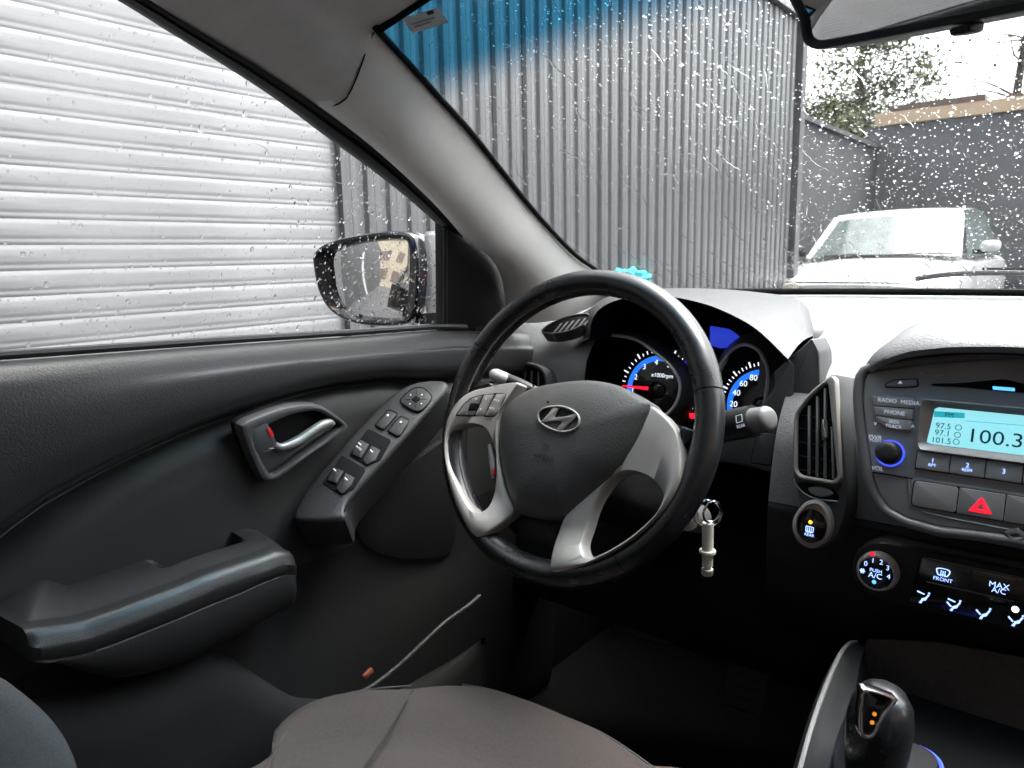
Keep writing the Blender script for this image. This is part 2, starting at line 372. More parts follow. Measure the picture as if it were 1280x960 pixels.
# ---- tree: trunk, limbs, sparse crown
def build_tree(name, base, h, label, seed, lean, crown_n, spread):
    R_ = random.Random(seed); t = thing(name, label, 'tree', base)
    b = np.array(base, float); path = [b+V3(lean*s*s*1.2+.08*math.sin(5*s), .1*math.sin(4*s), h*s) for s in np.linspace(0, 1, 14)]
    tube('trunk', path, np.linspace(.16, .03, 14), BARK, t, 9)
    tips = []
    for i in range(26):
        s = R_.uniform(.42, 1); p0 = np.array(path[int(s*13)]); a = R_.uniform(0, 6.28); L = R_.uniform(.5, 1.3)*spread*(1.25-s*.6)
        d = V3(math.cos(a), math.sin(a)*.8, R_.uniform(.05, .9)); d = unit(d)
        pts = [p0+d*L*q+V3(0, 0, -.18*q*q*L)+V3(R_.uniform(-.04, .04), R_.uniform(-.04, .04), 0) for q in np.linspace(0, 1, 7)]
        tube('limb', pts, np.linspace(.035*(1.3-s*.8), .006, 7), BARK, t, 6)
        tips += [(pts[k], d) for k in (3, 4, 5, 6)]
    Vv = []; F = []
    for i in range(crown_n):
        c, d = R_.choice(tips); g = R_.gauss
        p = c+V3(g(0, .26), g(0, .26), g(-.06, .22)); q = unit(V3(g(0, 1), g(0, 1), g(-.4, .7))); s_ = unit(np.cross(q, V3(g(0, 1), g(0, 1), g(0, 1))))
        L = R_.uniform(.06, .12); W = L*R_.uniform(.14, .30); b0 = len(Vv)
        Vv += [p, p+q*L*.5+s_*W, p+q*L, p+q*L*.5-s_*W]; F.append((b0, b0+1, b0+2, b0+3))
    tag(mk('crown', Vv, F, LEAF, t, False), kind='stuff')
    return t
build_tree('tree', (-4.15, 15.6, 0), 6.6, 'slender leafy tree rising behind the walls under the mirror', 3, .35, 19000, 1.75)
build_tree('bare_tree', (-1.9, 17.5, 0), 6.6, 'thin sparse tree at the right edge against the white sky', 11, .5, 420, 1.2)
shb = thing('shrub', 'dark shrub leaning over the wall corner at the tree foot', 'shrub', (-3.5, 14.6, 0))
R_ = random.Random(5); Vv = []; F = []
for i in range(1500):
    g = R_.gauss; p = V3(-3.5+g(0, .42), 14.6+g(0, .25), 3.15+abs(g(0, .24))); q = unit(V3(g(0, 1), g(0, 1), g(.2, .8))); s_ = unit(np.cross(q, V3(g(0, 1), g(0, 1), g(0, 1))))
    L = R_.uniform(.06, .13); b0 = len(Vv); Vv += [p, p+q*L*.5+s_*L*.3, p+q*L, p+q*L*.5-s_*L*.3]; F.append((b0, b0+1, b0+2, b0+3))
tag(mk('crown', Vv, F, LEAF, shb, False), kind='stuff')
for i in range(7):
    a = R_.uniform(-.5, .5); tube('stem', [V3(-3.5+a*.2, 14.6, 0), V3(-3.5+a*.6, 14.6, 2.), V3(-3.5+a*1.5, 14.55, 3.4+R_.uniform(0, .5))], [.03, .022, .006], BARK, shb, 6)

# ---- parked white car, nose towards us
CXW = -1.92
pc = thing('parked_car', 'white parked car facing us under the grey wall', 'car', (CXW, 10, 0))
def sect(y, pts):                           # half outline (x>=0) mirrored; from belt bottom up over the top
    return [V3(CXW-x, y, z) for x, z in pts]+[V3(CXW+x, y, z) for x, z in pts[::-1]]
def half(w, zt, zc, zb=.28, crown=.0):
    return [(w*.96, zb), (w, .55), (w, zt-.16), (w*.975, zt-.07), (w*.90, zt-.012), (w*.72, zt+.004), (w*.42, zc-.004), (w*.15, zc)]
Hs = [(7.66, .70, .80, .82), (7.70, .78, .93, .955), (7.80, .83, 1.00, 1.035), (8.0, .86, 1.05, 1.09), (8.3, .875, 1.10, 1.14), (8.62, .885, 1.135, 1.185), (8.9, .89, 1.17, 1.22), (9.6, .89, 1.19, 1.2), (11.2, .89, 1.2, 1.2), (12.0, .86, 1.18, 1.2), (12.15, .78, 1.1, 1.12)]
loft('body', [sect(y, half(w_, zt, zc)) for y, w_, zt, zc in Hs], CARWHITE, pc, cap=True, angle=32)
G0, G1, G2, G3 = (8.78, .735, 1.20), (9.52, .60, 1.665), (11.0, .60, 1.68), (11.9, .70, 1.2)
def row(y, w_, z, c): return [V3(CXW+w_*s, y-c*(1-s*s), z+.03*(1-s*s)) for s in np.linspace(-1, 1, 11)]
car_glass = M('car_window_glass', (.07, .085, .085), .10, spec=.35, var=.4, vscale=6)
loft('windscreen', [row(8.80, .72, 1.205, .10), row(9.0, .69, 1.335, .09), row(9.25, .655, 1.50, .08), row(9.44, .625, 1.63, .07)], car_glass, pc)
loft('roof', [row(9.43, .635, 1.622, .07), row(9.45, .645, 1.652, .07), row(9.56, .652, 1.695, .06), row(10.2, .66, 1.735, .0), row(11.0, .65, 1.725, 0), row(11.6, .62, 1.66, 0)], CARWHITE, pc)
for s in (-1, 1):
    a = [V3(CXW+s*x, y, z) for x, y, z in ((.745, 8.80, 1.19), (.715, 9.0, 1.33), (.68, 9.25, 1.50), (.648, 9.46, 1.645))]
    tube('windscreen_pillar', crv(a, 14, False), .032, CARWHITE, pc, 8)
    q = [V3(CXW+s*x, y, z) for x, y, z in ((.80, 8.95, 1.20), (.86, 9.3, 1.20), (.87, 11.1, 1.2), (.70, 11.0, 1.68), (.675, 9.55, 1.655))]
    mk('side_window', q, [tuple(range(5))], car_glass, pc, False)
    hp = Pl(V3(CXW+s*.66, 7.74, .90), V3(.93, s*.30, 0), V3(0, .25, .97))
    pillow('headlight', hp, rnd([(-.16, -.05), (.15, -.02), (.17, .075), (.02, .06), (-.15, .01)], .03), .03, .05, M('headlight_lens', (.5, .46, .40), .08, coat=.8), pc, .05)
    mp_ = Pl(V3(CXW+s*.985, 9.0, 1.30), V3(1, 0, 0), V3(0, 0, 1))
    pillow('side_mirror', mp_, crv([(-.08, -.045), (.06, -.05), (.09, -.015), (.08, .045), (0, .055), (-.07, .04)], 28), 0, .05, CARWHITE if s > 0 else GLOSSB, pc, .09)
    MB().box((CXW+s*.90, 9.02, 1.245), (.12, .06, .05)).done('mirror_stalk', GLOSSB, pc, False)
    for y in (8.35, 11.1):
        v, f = tube_geo([V3(CXW+s*.74, y, .34), V3(CXW+s*.90, y, .34)], .34, 24); mk('wheel', v, f, TYRE, pc)
MB().box((CXW, 7.655, .74), (1.0, .05, .16)).done('grille', GLOSSB, pc, False)
MB().box((CXW, 7.66, .42), (1.3, .06, .16)).done('bumper_intake', BLACK, pc, False)
for s, x0 in ((1, -.55), (1, .1)):
    tube('wiper_blade', [V3(CXW+x0, 8.70, 1.225), V3(CXW+x0+.3, 8.72, 1.24), V3(CXW+x0+.6, 8.76, 1.235)], .010, BLACK, pc, 6)

for s in (-1, 1):
    tube('bonnet_gap', [V3(CXW+s*x, y, z) for x, y, z in ((.60, 7.86, 1.045), (.70, 8.1, 1.105), (.76, 8.5, 1.155), (.79, 8.78, 1.19))], .007, GLOSSB, pc, 6)
tube('bonnet_lip', [V3(CXW+x, 7.725-.04*(1-x*x*2), .975) for x in np.linspace(-.62, .62, 12)], .010, GLOSSB, pc, 6)

# ================================================================== THE CAR: shell, windscreen, pillars, headliner
def wsz(x): return (1.315-.46*x*x, 1.232, .605-.30*x*x, 1.585-.26*x*x)      # base y, base z, top y, top z at lateral x
def ws_pt(x, s): yb, zb, yt, zt = wsz(x); return V3(x, yb+(yt-yb)*s, zb+(zt-zb)*s+.02*math.sin(math.pi*s))
def ws_f(P):
    yb, zb, yt, zt = wsz(P[0]); s = (P[1]-yb)/(yt-yb)
    return P[2]-(zb+(zt-zb)*s+.02*math.sin(math.pi*min(max(s, 0), 1)))
def on_ws(px, py):                          # sight line meets the curved windscreen
    r = ray(px, py); a, b = .25, 2.6; fa = ws_f(CAM+r*a)
    for t in np.linspace(.3, 2.6, 80):
        if (ws_f(CAM+r*t) > 0) != (fa > 0): b = t; a = t-.03; break
    for _ in range(40):
        m = (a+b)/2
        if (ws_f(CAM+r*m) > 0) == (fa > 0): a = m
        else: b = m
    return CAM+r*(a+b)/2
zM = zz(400, 0, 2.667)
pil_R = crv(np.array([on_ws(*p) for p in zM([(185, 95), (240, 155), (300, 220), (400, 330), (500, 440), (600, 565), (700, 690), (780, 780), (850, 850), (905, 890), (1010, 960)])]), 40, False)
SIDE = lambda z: -.735+(z-1.2)*.36          # the leaning side-glass plane x(z)
SP = Pl(V3(-.735, .4, 1.2), V3(0, 1, 0), V3(.36, 0, 1))
def on_side(px, py, h=0.): u, v = SP.uv(px, py, h); return SP.P(u, v, h)

wsn, wsm = 28, 40; rows = []; up = []
for i in range(wsn):
    s = -.03+1.14*i/(wsn-1); hw = .74+(.57-.74)*s
    rows.append([ws_pt(x, s) for x in np.linspace(-hw, hw, wsm)]); up += [s]*wsm
stop = lambda x: 1.015+.055*min(1, max(0, (.518-abs(x))/.25))
wsc = thing('windscreen', 'raked windscreen wet with rain, blue sun band along its top', 'windscreen', (0, 1.3, 1.2))
g = loft('glass_pane', rows, WGLASS, wsc)
g.data.attributes.new('up_glass', 'FLOAT', 'POINT').data.foreach_set('value', up)
edge = [ws_pt(x, -.01)+V3(0, -.012, .004) for x in np.linspace(.72, -.70, 60)]
tube('lower_seal', edge, .0055, VOID, wsc, 8)
tube('side_seal', pil_R+V3(.004, -.004, 0), .0036, VOID, wsc, 8)
tube('upper_seal', [ws_pt(x, stop(x))+V3(0, 0, -.003) for x in np.linspace(pil_R[0][0]+.004, .515, 60)], .003, VOID, wsc, 8)
# sticker inside the glass
cs = [on_ws(*p)*.995+CAM*.005 for p in zM([(270, 62), (395, 25), (428, 75), (310, 112)])]
stm = M('sticker_film', (.55, .60, .63), .5)
stk = mk('sticker', cs, [(0, 1, 2, 3)], stm, wsc, False)
sp_ = Pl(cs[3], cs[2]-cs[3], cs[0]-cs[3]); sw_ = np.linalg.norm(cs[2]-cs[3]); sh_ = np.linalg.norm(cs[0]-cs[3])
for f_, wd in ((.3, .6), (.48, .75)): plate('print_line', sp_, np.array([(sw_*.12, sh_*f_), (sw_*wd, sh_*f_), (sw_*wd, sh_*(f_+.05)), (sw_*.12, sh_*(f_+.05))]), .0006, .0004, 0, PRINTG, stk)
plate('print_block', sp_, np.array([(sw_*.62, sh_*.74), (sw_*.80, sh_*.74), (sw_*.80, sh_*.93), (sw_*.62, sh_*.93)]), .0006, .0004, 0, EMBOSS, stk)

# ---- A-pillar trim: strip between the door seal and the windscreen, bulging into the cabin
pil_L = crv(np.array([on_side(*p, .012) for p in zM([(0, 360), (100, 430), (200, 500), (300, 595), (400, 700), (480, 790), (560, 850), (600, 910), (612, 960), (618, 1010), (620, 1060)])]), 40, False)
rows = []
for i_, (a, b) in enumerate(zip(pil_L, pil_R)):
    am = min(1, i_/9); am = .013+.021*am*am*(3-2*am)
    d = b-a; n = unit(np.cross(d, V3(0, 1, -.6))); n = n if (CAM-a)@n > 0 else -n
    rows.append([a+d*t+n*am*math.sin(math.pi*t**.72)**.9 for t in np.linspace(0, 1, 16)])
rows.insert(0, [p+(p-q)*1.6-unit(CAM-p)*.010 for p, q in zip(rows[0], rows[1])])
pt = thing('pillar_trim', 'pale grey windscreen pillar trim between side window and windscreen', 'pillar trim', pil_L[-1])
loft('trim_cover', rows, PILM, pt, angle=60)

# ---- headliner: roof lining that rolls down to the door seal
seam_px = zM([(40, 357), (70, 345), (100, 305), (130, 240), (155, 165), (170, 115), (185, 95)])
seal_top = [on_side(*p, .012) for p in [(400, 135), (330, 88), (262, 47), (186, 0), (130, -30)]]
yl = [p[1] for p in seal_top][::-1]; xl = [p[0] for p in seal_top][::-1]; zl = [p[2] for p in seal_top][::-1]
def seal(y):
    if y < yl[0]: t = yl[0]-y; return V3(xl[0]+.02*(1-math.exp(-t*3)), y, zl[0]+.045*(1-math.exp(-t*3)))
    return V3(np.interp(y, yl, xl), y, np.interp(y, yl, zl))
ytop_corner = pil_R[0]
front = [seal_top[0]]
for k, p in enumerate(seam_px[1:-1]):
    f = (k+1)/(len(seam_px)-1); base = seal_top[0]*(1-f)+ytop_corner*f
    r = ray(*p); t = (np.linalg.norm(base-CAM)-.017*math.sin(math.pi*f**.72))/np.linalg.norm(r); front.append(CAM+r*t)
front.append(ytop_corner)
for x in np.linspace(-.50, 0, 9): front.append(ws_pt(x, stop(x))+V3(0, -.003, -.002))
front = crv(front, 30, False)
rows = []
for i, s in enumerate(np.r_[0, .012, .03, np.linspace(.06, 1, 16)]):
    y0 = seal_top[0][1]; L = 1.9*s; a = seal(y0-L); rr = []
    for j, f in enumerate(front):
        tt = (f[0]-front[0][0])/(0-front[0][0]); x = a[0]*(1-tt); y = f[1]-L
        zt_ = 1.60+.03*min(1, L/.6)-.06*max(0, L-1.2)**2
        zflat = a[2]+(zt_-a[2])*(1-(1-min(1, tt*1.02))**2.6)
        k = min(1, s/.10); k = k*k*(3-2*k); z = (a[2]+f[2]-front[0][2])*(1-k)+zflat*k+.008*math.sin(math.pi*k)*min(1, tt*3)
        rr.append(V3(x if s > 0 else f[0], y, z))
    rows.append(rr+[V3(-p[0], p[1], p[2]) for p in rr[-2::-1]])
hl = loft('headliner', rows, LINER, None, angle=70)
tag(hl, 'grey fabric headliner curving down above the driver window', 'headliner')
sm = [p*.999+CAM*.001 for p in crv(front[:17], 24, False)]
tube('trim_seam', sm, .0008, VOID, pt, 6)

# ---- body shell that closes the cabin (outside the frame but it shapes the light)
cb = thing('car_shell', 'our own car: roof skin, floor, scuttle and rear body around the cabin', 'car', (0, 0, .3))
mk('roof_skin', [V3(*(p+V3(0, 0, .06))) for r in rows for p in r], grid_faces(len(rows), len(rows[0])), SILPAINT, cb)
MB().box((0, -.2, .46), (1.5, 3.2, .06)).done('floor_pan', CARPET, cb, False)
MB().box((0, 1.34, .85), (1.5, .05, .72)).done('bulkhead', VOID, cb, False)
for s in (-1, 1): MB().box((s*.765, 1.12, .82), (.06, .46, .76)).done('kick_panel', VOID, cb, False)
MB().box((.80, -.1, .82), (.08, 2.6, .70)).done('passenger_door', DARKP, cb, False)
MB().box((-.78, -.95, .85), (.08, 1.15, .74)).done('rear_door', DARKP, cb, False)
MB().box((0, -1.78, .85), (1.5, .1, .80)).done('tailgate', DARKP, cb, False)
MB().box((0, -1.25, .80), (1.4, .5, .5)).done('rear_bench', SEATF, cb, False)
light_cut = clear('light_cut_glass', (.16, .17, .17))  # dark tint added to the rear panes to cut daylight in the cabin
mk('tailgate_pane', [V3(-.66, -1.80, 1.24), V3(.66, -1.80, 1.24), V3(.56, -1.62, 1.62), V3(-.56, -1.62, 1.62)], [(0, 1, 2, 3)], light_cut, cb, False)
mk('rear_side_pane', [V3(.735, -1.65, 1.16), V3(.735, -.36, 1.16), V3(.60, -.36, 1.60), V3(.60, -1.65, 1.60)], [(0, 1, 2, 3)], light_cut, cb, False)
for s in (-1, 1):
    for y, wd in ((-.30, .12), (-1.62, .3)):
        q = [V3(s*.735, y-wd/2, 1.2), V3(s*.735, y+wd/2, 1.2), V3(s*.60, y+wd/2-.03, 1.62), V3(s*.60, y-wd/2-.03, 1.62)]
        mk('door_pillar', q+[p-V3(s*.06, 0, 0) for p in q], [(0, 1, 2, 3), (7, 6, 5, 4), (0, 4, 5, 1), (1, 5, 6, 2), (2, 6, 7, 3), (3, 7, 4, 0)], TRIM, cb, False)
pr = [V3(-p[0], p[1], p[2]) for p in pil_L]; pq = [V3(-p[0], p[1], p[2]) for p in pil_R]
loft('far_pillar', [[a, (a+b)/2+V3(-.02, -.02, 0), b] for a, b in zip(pr, pq)], PILM, cb)
mk('scuttle', [V3(-.75, 1.36, 1.19), V3(.75, 1.36, 1.19), V3(.75, 1.55, 1.17), V3(-.75, 1.55, 1.17)], [(0, 1, 2, 3)], VOID, cb, False)
# bonnet, below the line of sight
rows = [[V3(x, y, z-.05*x*x) for x in np.linspace(-.8, .8, 15)] for y, z in ((1.5, 1.165), (1.9, 1.13), (2.3, 1.05), (2.45, .95), (2.5, .8))]
loft('bonnet', rows, SILPAINT, cb)
# windscreen wiper resting on the glass
wp = [on_ws(*p)+V3(0, .012, .010) for p in ((1142, 357), (1180, 352), (1225, 350), (1290, 351), (1340, 353))]
wip = thing('windscreen_wiper', 'black wiper blade resting at the foot of the windscreen', 'wiper', wp[0])
tube('blade', crv(wp, 20, False), .004, BLACK, wip, 8)
tube('arm', [p+V3(0, .003, .005) for p in crv(wp[2:], 10, False)], .003, VOID, wip, 6)

# ---- raindrops and rivulets: open lenses of water sitting on the outside of the glass
def drops(name, label, cen, nor, down, size, asp):
    Vv = []; F = []; k = 8
    for c, n, d, s, a in zip(cen, nor, down, size, asp):
        n = unit(n); d = unit(d-n*(d@n)); e = np.cross(n, d); b = len(Vv)
        wob = [random.uniform(.8, 1.2) for _ in range(k)]
        for rr, hh in ((1., 0.), (.8, .30), (.42, .50)):
            for j in range(k):
                an = 2*math.pi*j/k; Vv.append(c+(d*math.cos(an)*a+e*math.sin(an))*s*rr*wob[j]+n*s*hh*.62)
        Vv.append(c+n*s*.37); F.append(tuple(range(b+k-1, b-1, -1)))
        for q in range(2):
            for j in range(k): F.append((b+q*k+j, b+q*k+(j+1) % k, b+(q+1)*k+(j+1) % k, b+(q+1)*k+j))
        for j in range(k): F.append((b+2*k+j, b+2*k+(j+1) % k, b+3*k))
    o = mk(name, Vv, F, WATER, None, True, 70); tag(o, label, 'raindrops', kind='stuff'); return o
def ws_n(x, s):
    a = ws_pt(x, s+.01)-ws_pt(x, s-.01); b = ws_pt(x+.01, s)-ws_pt(x-.01, s); n = unit(np.cross(b, a)); return n if n[2] > 0 else -n
cen, nor, dn, sz, asp = [], [], [], [], []
def wdrop(x, s, r, a):
    n = ws_n(x, s); cen.append(ws_pt(x, s)+n*.0006); nor.append(n); dn.append(ws_pt(x, s-.02)-ws_pt(x, s)+V3(random.uniform(-.004, .004), 0, 0)); sz.append(r); asp.append(a)
k = 0
while k < 15500:
    x, s = random.uniform(-.66, .42), random.uniform(.0, 1.)
    # wiped arc on the driver's side carries a fine film, the passenger side heavier drops
    heavy = x > -.33
    if heavy:
        r = min(.0027, .00060*math.exp(random.gauss(.15, .52)))
    else:
        if s < .45 and random.random() < .7: continue
        r = min(.0022, .00055*math.exp(random.gauss(.15, .45)))
    wdrop(x, s, r, random.uniform(.8, 1.5) if not heavy else random.uniform(.6, 1.3)); k += 1
drops('raindrops', 'raindrops scattered over the windscreen glass', cen, nor, dn, sz, asp)
# rivulets: thin wandering ridges of water
Vv = []; F = []
def rivulet(path, nrm, wd):
    n = len(path); T = np.gradient(np.array(path), axis=0); b = len(Vv)
    for i in range(n):
        t = unit(T[i]); nn = unit(nrm[i]); e = np.cross(nn, t); q = math.sin(math.pi*(i+.5)/n)**.35*wd*random.uniform(.75, 1.25)
        for a in (-1, -.55, 0, .55, 1): Vv.append(path[i]+e*q*a+nn*(q*.28*(1-a*a)+.0003))
    for i in range(n-1):
        for j in range(4): F.append((b+(i+1)*5+j, b+(i+1)*5+j+1, b+i*5+j+1, b+i*5+j))
        F.append((b+(i+1)*5+4, b+(i+1)*5, b+i*5, b+i*5+4))
for k in range(130):
    x, s = random.uniform(-.62, .40)*(1 if k % 4 else .5)-.20*(k % 6 > 0), random.uniform(.18, 1.02); L = random.uniform(.03, .16)*(1 if s > .5 else .6)*(.35 if x > -.22 else 1); n = max(7, int(L/.006))
    pts = []; nn = []; dx = random.gauss(.0, .12); ph = random.uniform(0, 6)
    for i in range(n):
        q = i/(n-1); xx = x+dx*L*q+.0018*math.sin(ph+q*L*70)+random.gauss(0, .0005); ss = s-q*L*.9
        if ss < .005: break
        pts.append(ws_pt(xx, ss)); nn.append(ws_n(xx, ss))
    if len(pts) > 5: rivulet(pts, nn, random.uniform(.0005, .0011))
for k in range(150):                        # sheet of short runs along the foot of the glass
    x, s = random.uniform(-.62, -.1), random.uniform(.02, .2); pts = []; nn = []; L = random.uniform(.02, .05); n = 7
    for i in range(n):
        q = i/(n-1); xx = x+random.uniform(-.1, .35)*L*q; ss = max(0, s-q*L); pts.append(ws_pt(xx, ss)); nn.append(ws_n(xx, ss))
    rivulet(pts, nn, random.uniform(.0006, .0012))
tag(mk('rain_rivulets', Vv, F, WATER, None, True, 50), 'thin rivulets of rain running down the windscreen', 'rivulets', kind='stuff')
# passenger seat beside the camera (out of the frame; it shades the cabin)
ps = thing('passenger_seat', 'grey fabric front passenger seat', 'seat', (.42, -.2, .5))
rows = []
for z, yb, w_, d in ((.72, -.10, .25, .10), (.85, -.14, .27, .11), (1.0, -.19, .27, .10), (1.12, -.24, .25, .09), (1.20, -.27, .20, .07), (1.23, -.28, .12, .05)):
    rows.append([V3(.43+w_*math.copysign(abs(math.cos(a))**.6, math.cos(a)), yb-.12+d*math.copysign(abs(math.sin(a))**.7, math.sin(a)), z) for a in np.linspace(0, 2*math.pi, 40, endpoint=False)])
loft('backrest', rows, SEATS, ps, wrap=True, cap=True, angle=80)
pq2 = Pl(V3(.43, .10, .78), V3(1, 0, 0), V3(0, 1, .08))
pillow('cushion', pq2, rnd([(-.26, -.26), (.26, -.26), (.26, .30), (-.26, .30)], .08), 0, .03, SEATF, ps, .2)

# ================================================================== DRIVER DOOR
door = thing('car_door', 'charcoal inner side of the driver door with rain-wet window', 'door', (-.70, .3, .5))
zH = zz(0, 380, 2.667); zB = zz(280, 440, 3.694); zG = zz(0, 700, 2.667); zK = zz(380, 260, 4.)
def zcurve(pts, x, ext_l=0., ext_r=0.):
    P = np.array([on(px, py, 0, x) for px, py in pts]); y, z = P[:, 1], P[:, 2]; o = np.argsort(y); y, z = y[o], z[o]
    y = np.r_[-.36, y, 1.02]; z = np.r_[z[0]+ext_l, z, z[-1]+ext_r]; y[-1] = 1.06
    return lambda q: float(np.interp(q, y, z))
belt = zcurve([(0, 452), (150, 441), (300, 430), (450, 420), (555, 412), (600, 413)], -.71, .012, -.02)
crease = zcurve(zH([(0, 780), (60, 730), (160, 660), (320, 570), (480, 490), (640, 420), (800, 360), (960, 310), (1100, 275), (1280, 255), (1350, 262)]), -.712, -.16, -.05)
band = zcurve(zH([(0, 960), (180, 790), (320, 680), (480, 580), (640, 500), (790, 445), (960, 400), (1100, 360), (1280, 330), (1350, 345)]), -.692, -.17, -.05)
ys = np.r_[np.linspace(-.36, .16, 20), np.linspace(.17, 1.04, 116)]; lev = []; rows = []
for y in ys:
    zt, zc, zb = belt(y), crease(y), band(y); zb = min(zb, zc-.02); hgt = zt-zc; f = min(1, max(0, (y-.70)/.14)); f = f*f*(3-2*f)
    deep = -.722*(1-f)-.690*f
    ctl = [(zt-.002, -.735), (zt, -.722), (zt-.004, -.708), (zt-.012, -.699), (zt-.024, -.692), (zt-hgt*.35, -.686), (zt-hgt*.62, -.685), (zc+hgt*.22, -.689), (zc+hgt*.10, -.697), (zc+.004, deep-.001), (zc, deep-.003),
           (zc-.003, deep), (zc*.6+zb*.4, -.700*(1-f)-.688*f), (zb, -.690), (zb-.02, -.687), (zb-.05, -.6855), (.93, -.686), (.86, -.69), (.78, -.685), (.66, -.69), (.52, -.70), (.47, -.72)]
    cp = []; last = 9
    for z, x in ctl:
        z = min(z, last-.0008); last = z; cp.append(V3(x, y, z))
    rows.append(cp)
# split into upper trim and lower insert at the crease
UP_ = 11
def refine(r):
    P = np.array(r); out = []
    return list(crv(P, 60, False)) 
loft('upper_trim', [refine(r[:UP_]) for r in rows], DOORP, door, angle=60)
tube('insert_edge_highlight', [V3(r[11][0]+.0015, r[11][1], r[11][2]-.0012) for r in rows if r[11][1] < .70], .0011, TRIM, door, 6)  # lighter tube stands in for the highlight along the crease
loft('lower_insert', [refine(r[UP_-1:17]) for r in rows], DOORI, door, angle=60)
loft('lower_panel', [list(crv(np.array(r[16:]), 24, False)) for r in rows], POCK, door, angle=60)
# lower pocket bulging inboard
rows = []
pkt = zcurve([(60, 885), (110, 876), (160, 866), (215, 844), (262, 817), (300, 828), (340, 856), (380, 880), (430, 884), (520, 872)], -.645, .0, -.02)
for y in np.linspace(-.1, .84, 90):
    t = (y+.1)/.94; hgt = pkt(y); bul = .055*math.sin(math.pi*min(1, max(0, t*1.02)))**.5
    rows.append([V3(-.688+bul*b_, y, hgt-dz) for b_, dz in ((-.2, .012), (.35, .0), (.75, .004), (.95, .02), (1, .05), (1, .12), (.95, .2), (.8, .30), (.4, .34))])
loft('map_pocket', rows, POCK, door, angle=70)
pp = Pl(on(460, 842, 0, -.635), V3(0, 1, .3), V3(0, -.3, 1))
plate('edge_reflector', pp, rnd([(-.008, -.0035), (.008, -.0035), (.008, .0035), (-.008, .0035)], .002), .002, .004, .001, M('reflector', (.20, .06, .04), .3), door)
# armrest
lt = [on(px, py, 0, -.628) for px, py in ((448, 868), (470, 855), (500, 831), (531, 802), (557, 778), (586, 757), (600, 745))]
tube('lower_edge_trim', crv(lt, 30, False), .0036, DARKP, door, 8)
rid = [on(px, py, 0, -.618) for px, py in zG([(45, 245), (130, 232), (250, 214), (300, 202), (450, 148), (600, 92), (700, 50), (800, 15), (870, -8), (930, -28), (980, -18), (1010, 15)])]
seamp = [on(px, py, 0, -.612) for px, py in zG([(60, 330), (130, 345), (240, 330), (340, 300), (450, 257), (560, 213), (660, 170), (760, 130), (830, 98), (890, 76), (930, 70), (990, 90)])]
bot = [on(px, py, 0, -.625) for px, py in zG([(48, 280), (100, 352), (200, 430), (300, 460), (420, 440), (560, 390), (640, 345), (720, 305), (800, 262), (880, 220), (950, 190), (1010, 160)])]
rid, seamp, bot = (crv(np.array(a), 70, False) for a in (rid, seamp, bot))
pk0, pk1 = zH([(540, 880), (830, 790)])
yk0, yk1 = on(*pk0, 0, -.65)[1], on(*pk1, 0, -.65)[1]
rows = []; rows2 = []
for i, (a, s_, b) in enumerate(zip(rid, seamp, bot)):
    t = i/69; endr = min(1, (1-t)/.10); endr = math.sqrt(max(0, 1-(1-endr)**2)); endl = min(1, t/.03); k = max(.12, endr*endl)
    y = a[1]; inx = lambda x: -.690+(x+.690)*k
    up_ = .012; pt_ = max(0, min(1, (y-yk0)/.03))*max(0, min(1, (yk1-y)/.012)); pt_ = pt_*pt_*(3-2*pt_)
    r = [V3(-.690, y+.05*max(0, 1-t*4), a[2]+up_)]
    for q in np.r_[np.linspace(.03, .40, 16), np.linspace(.45, .90, 8)]:
        x = -.690+.066*q; z = a[2]+up_*(1-q)**1.25+.003*math.sin(math.pi*q)
        dip = pt_*max(0, min(1, (q-.05)/.06))*max(0, min(1, (.46-q)/.06))
        r.append(V3(inx(x), y+.05*(1-q)*max(0, 1-t*4), z-.075*dip))
    r += [V3(inx(-.621), y, a[2]+.0015), V3(inx(-.6165), y, a[2]-.0005), V3(inx(-.6125), y, a[2]-.005), V3(inx(-.6105), y, a[2]-.012)]
    zz_ = s_[2]; r += [V3(inx(-.6095), y, a[2]*.5+zz_*.5), V3(inx(-.611), y, zz_+.002), V3(inx(-.6135), y, zz_)]
    rows.append(r); zb_ = b[2]
    rows2.append([V3(inx(-.6135), y, zz_), V3(inx(-.6125), y, zz_-.002), V3(inx(-.613), y, zz_*.6+zb_*.4), V3(inx(-.618), y, zz_*.3+zb_*.7), V3(inx(-.628), y, zz_*.1+zb_*.9), V3(inx(-.645), y, zb_), V3(-.70, y, zb_+.004)])
loft('armrest', rows, ARM, door, angle=50)
loft('armrest_base', rows2, DARKP, door, angle=50)
tube('seam_line', [V3(r[0][0]+.0004, r[0][1], r[0][2]) for r in rows2[14:66]], .0008, TRIM, door, 6)
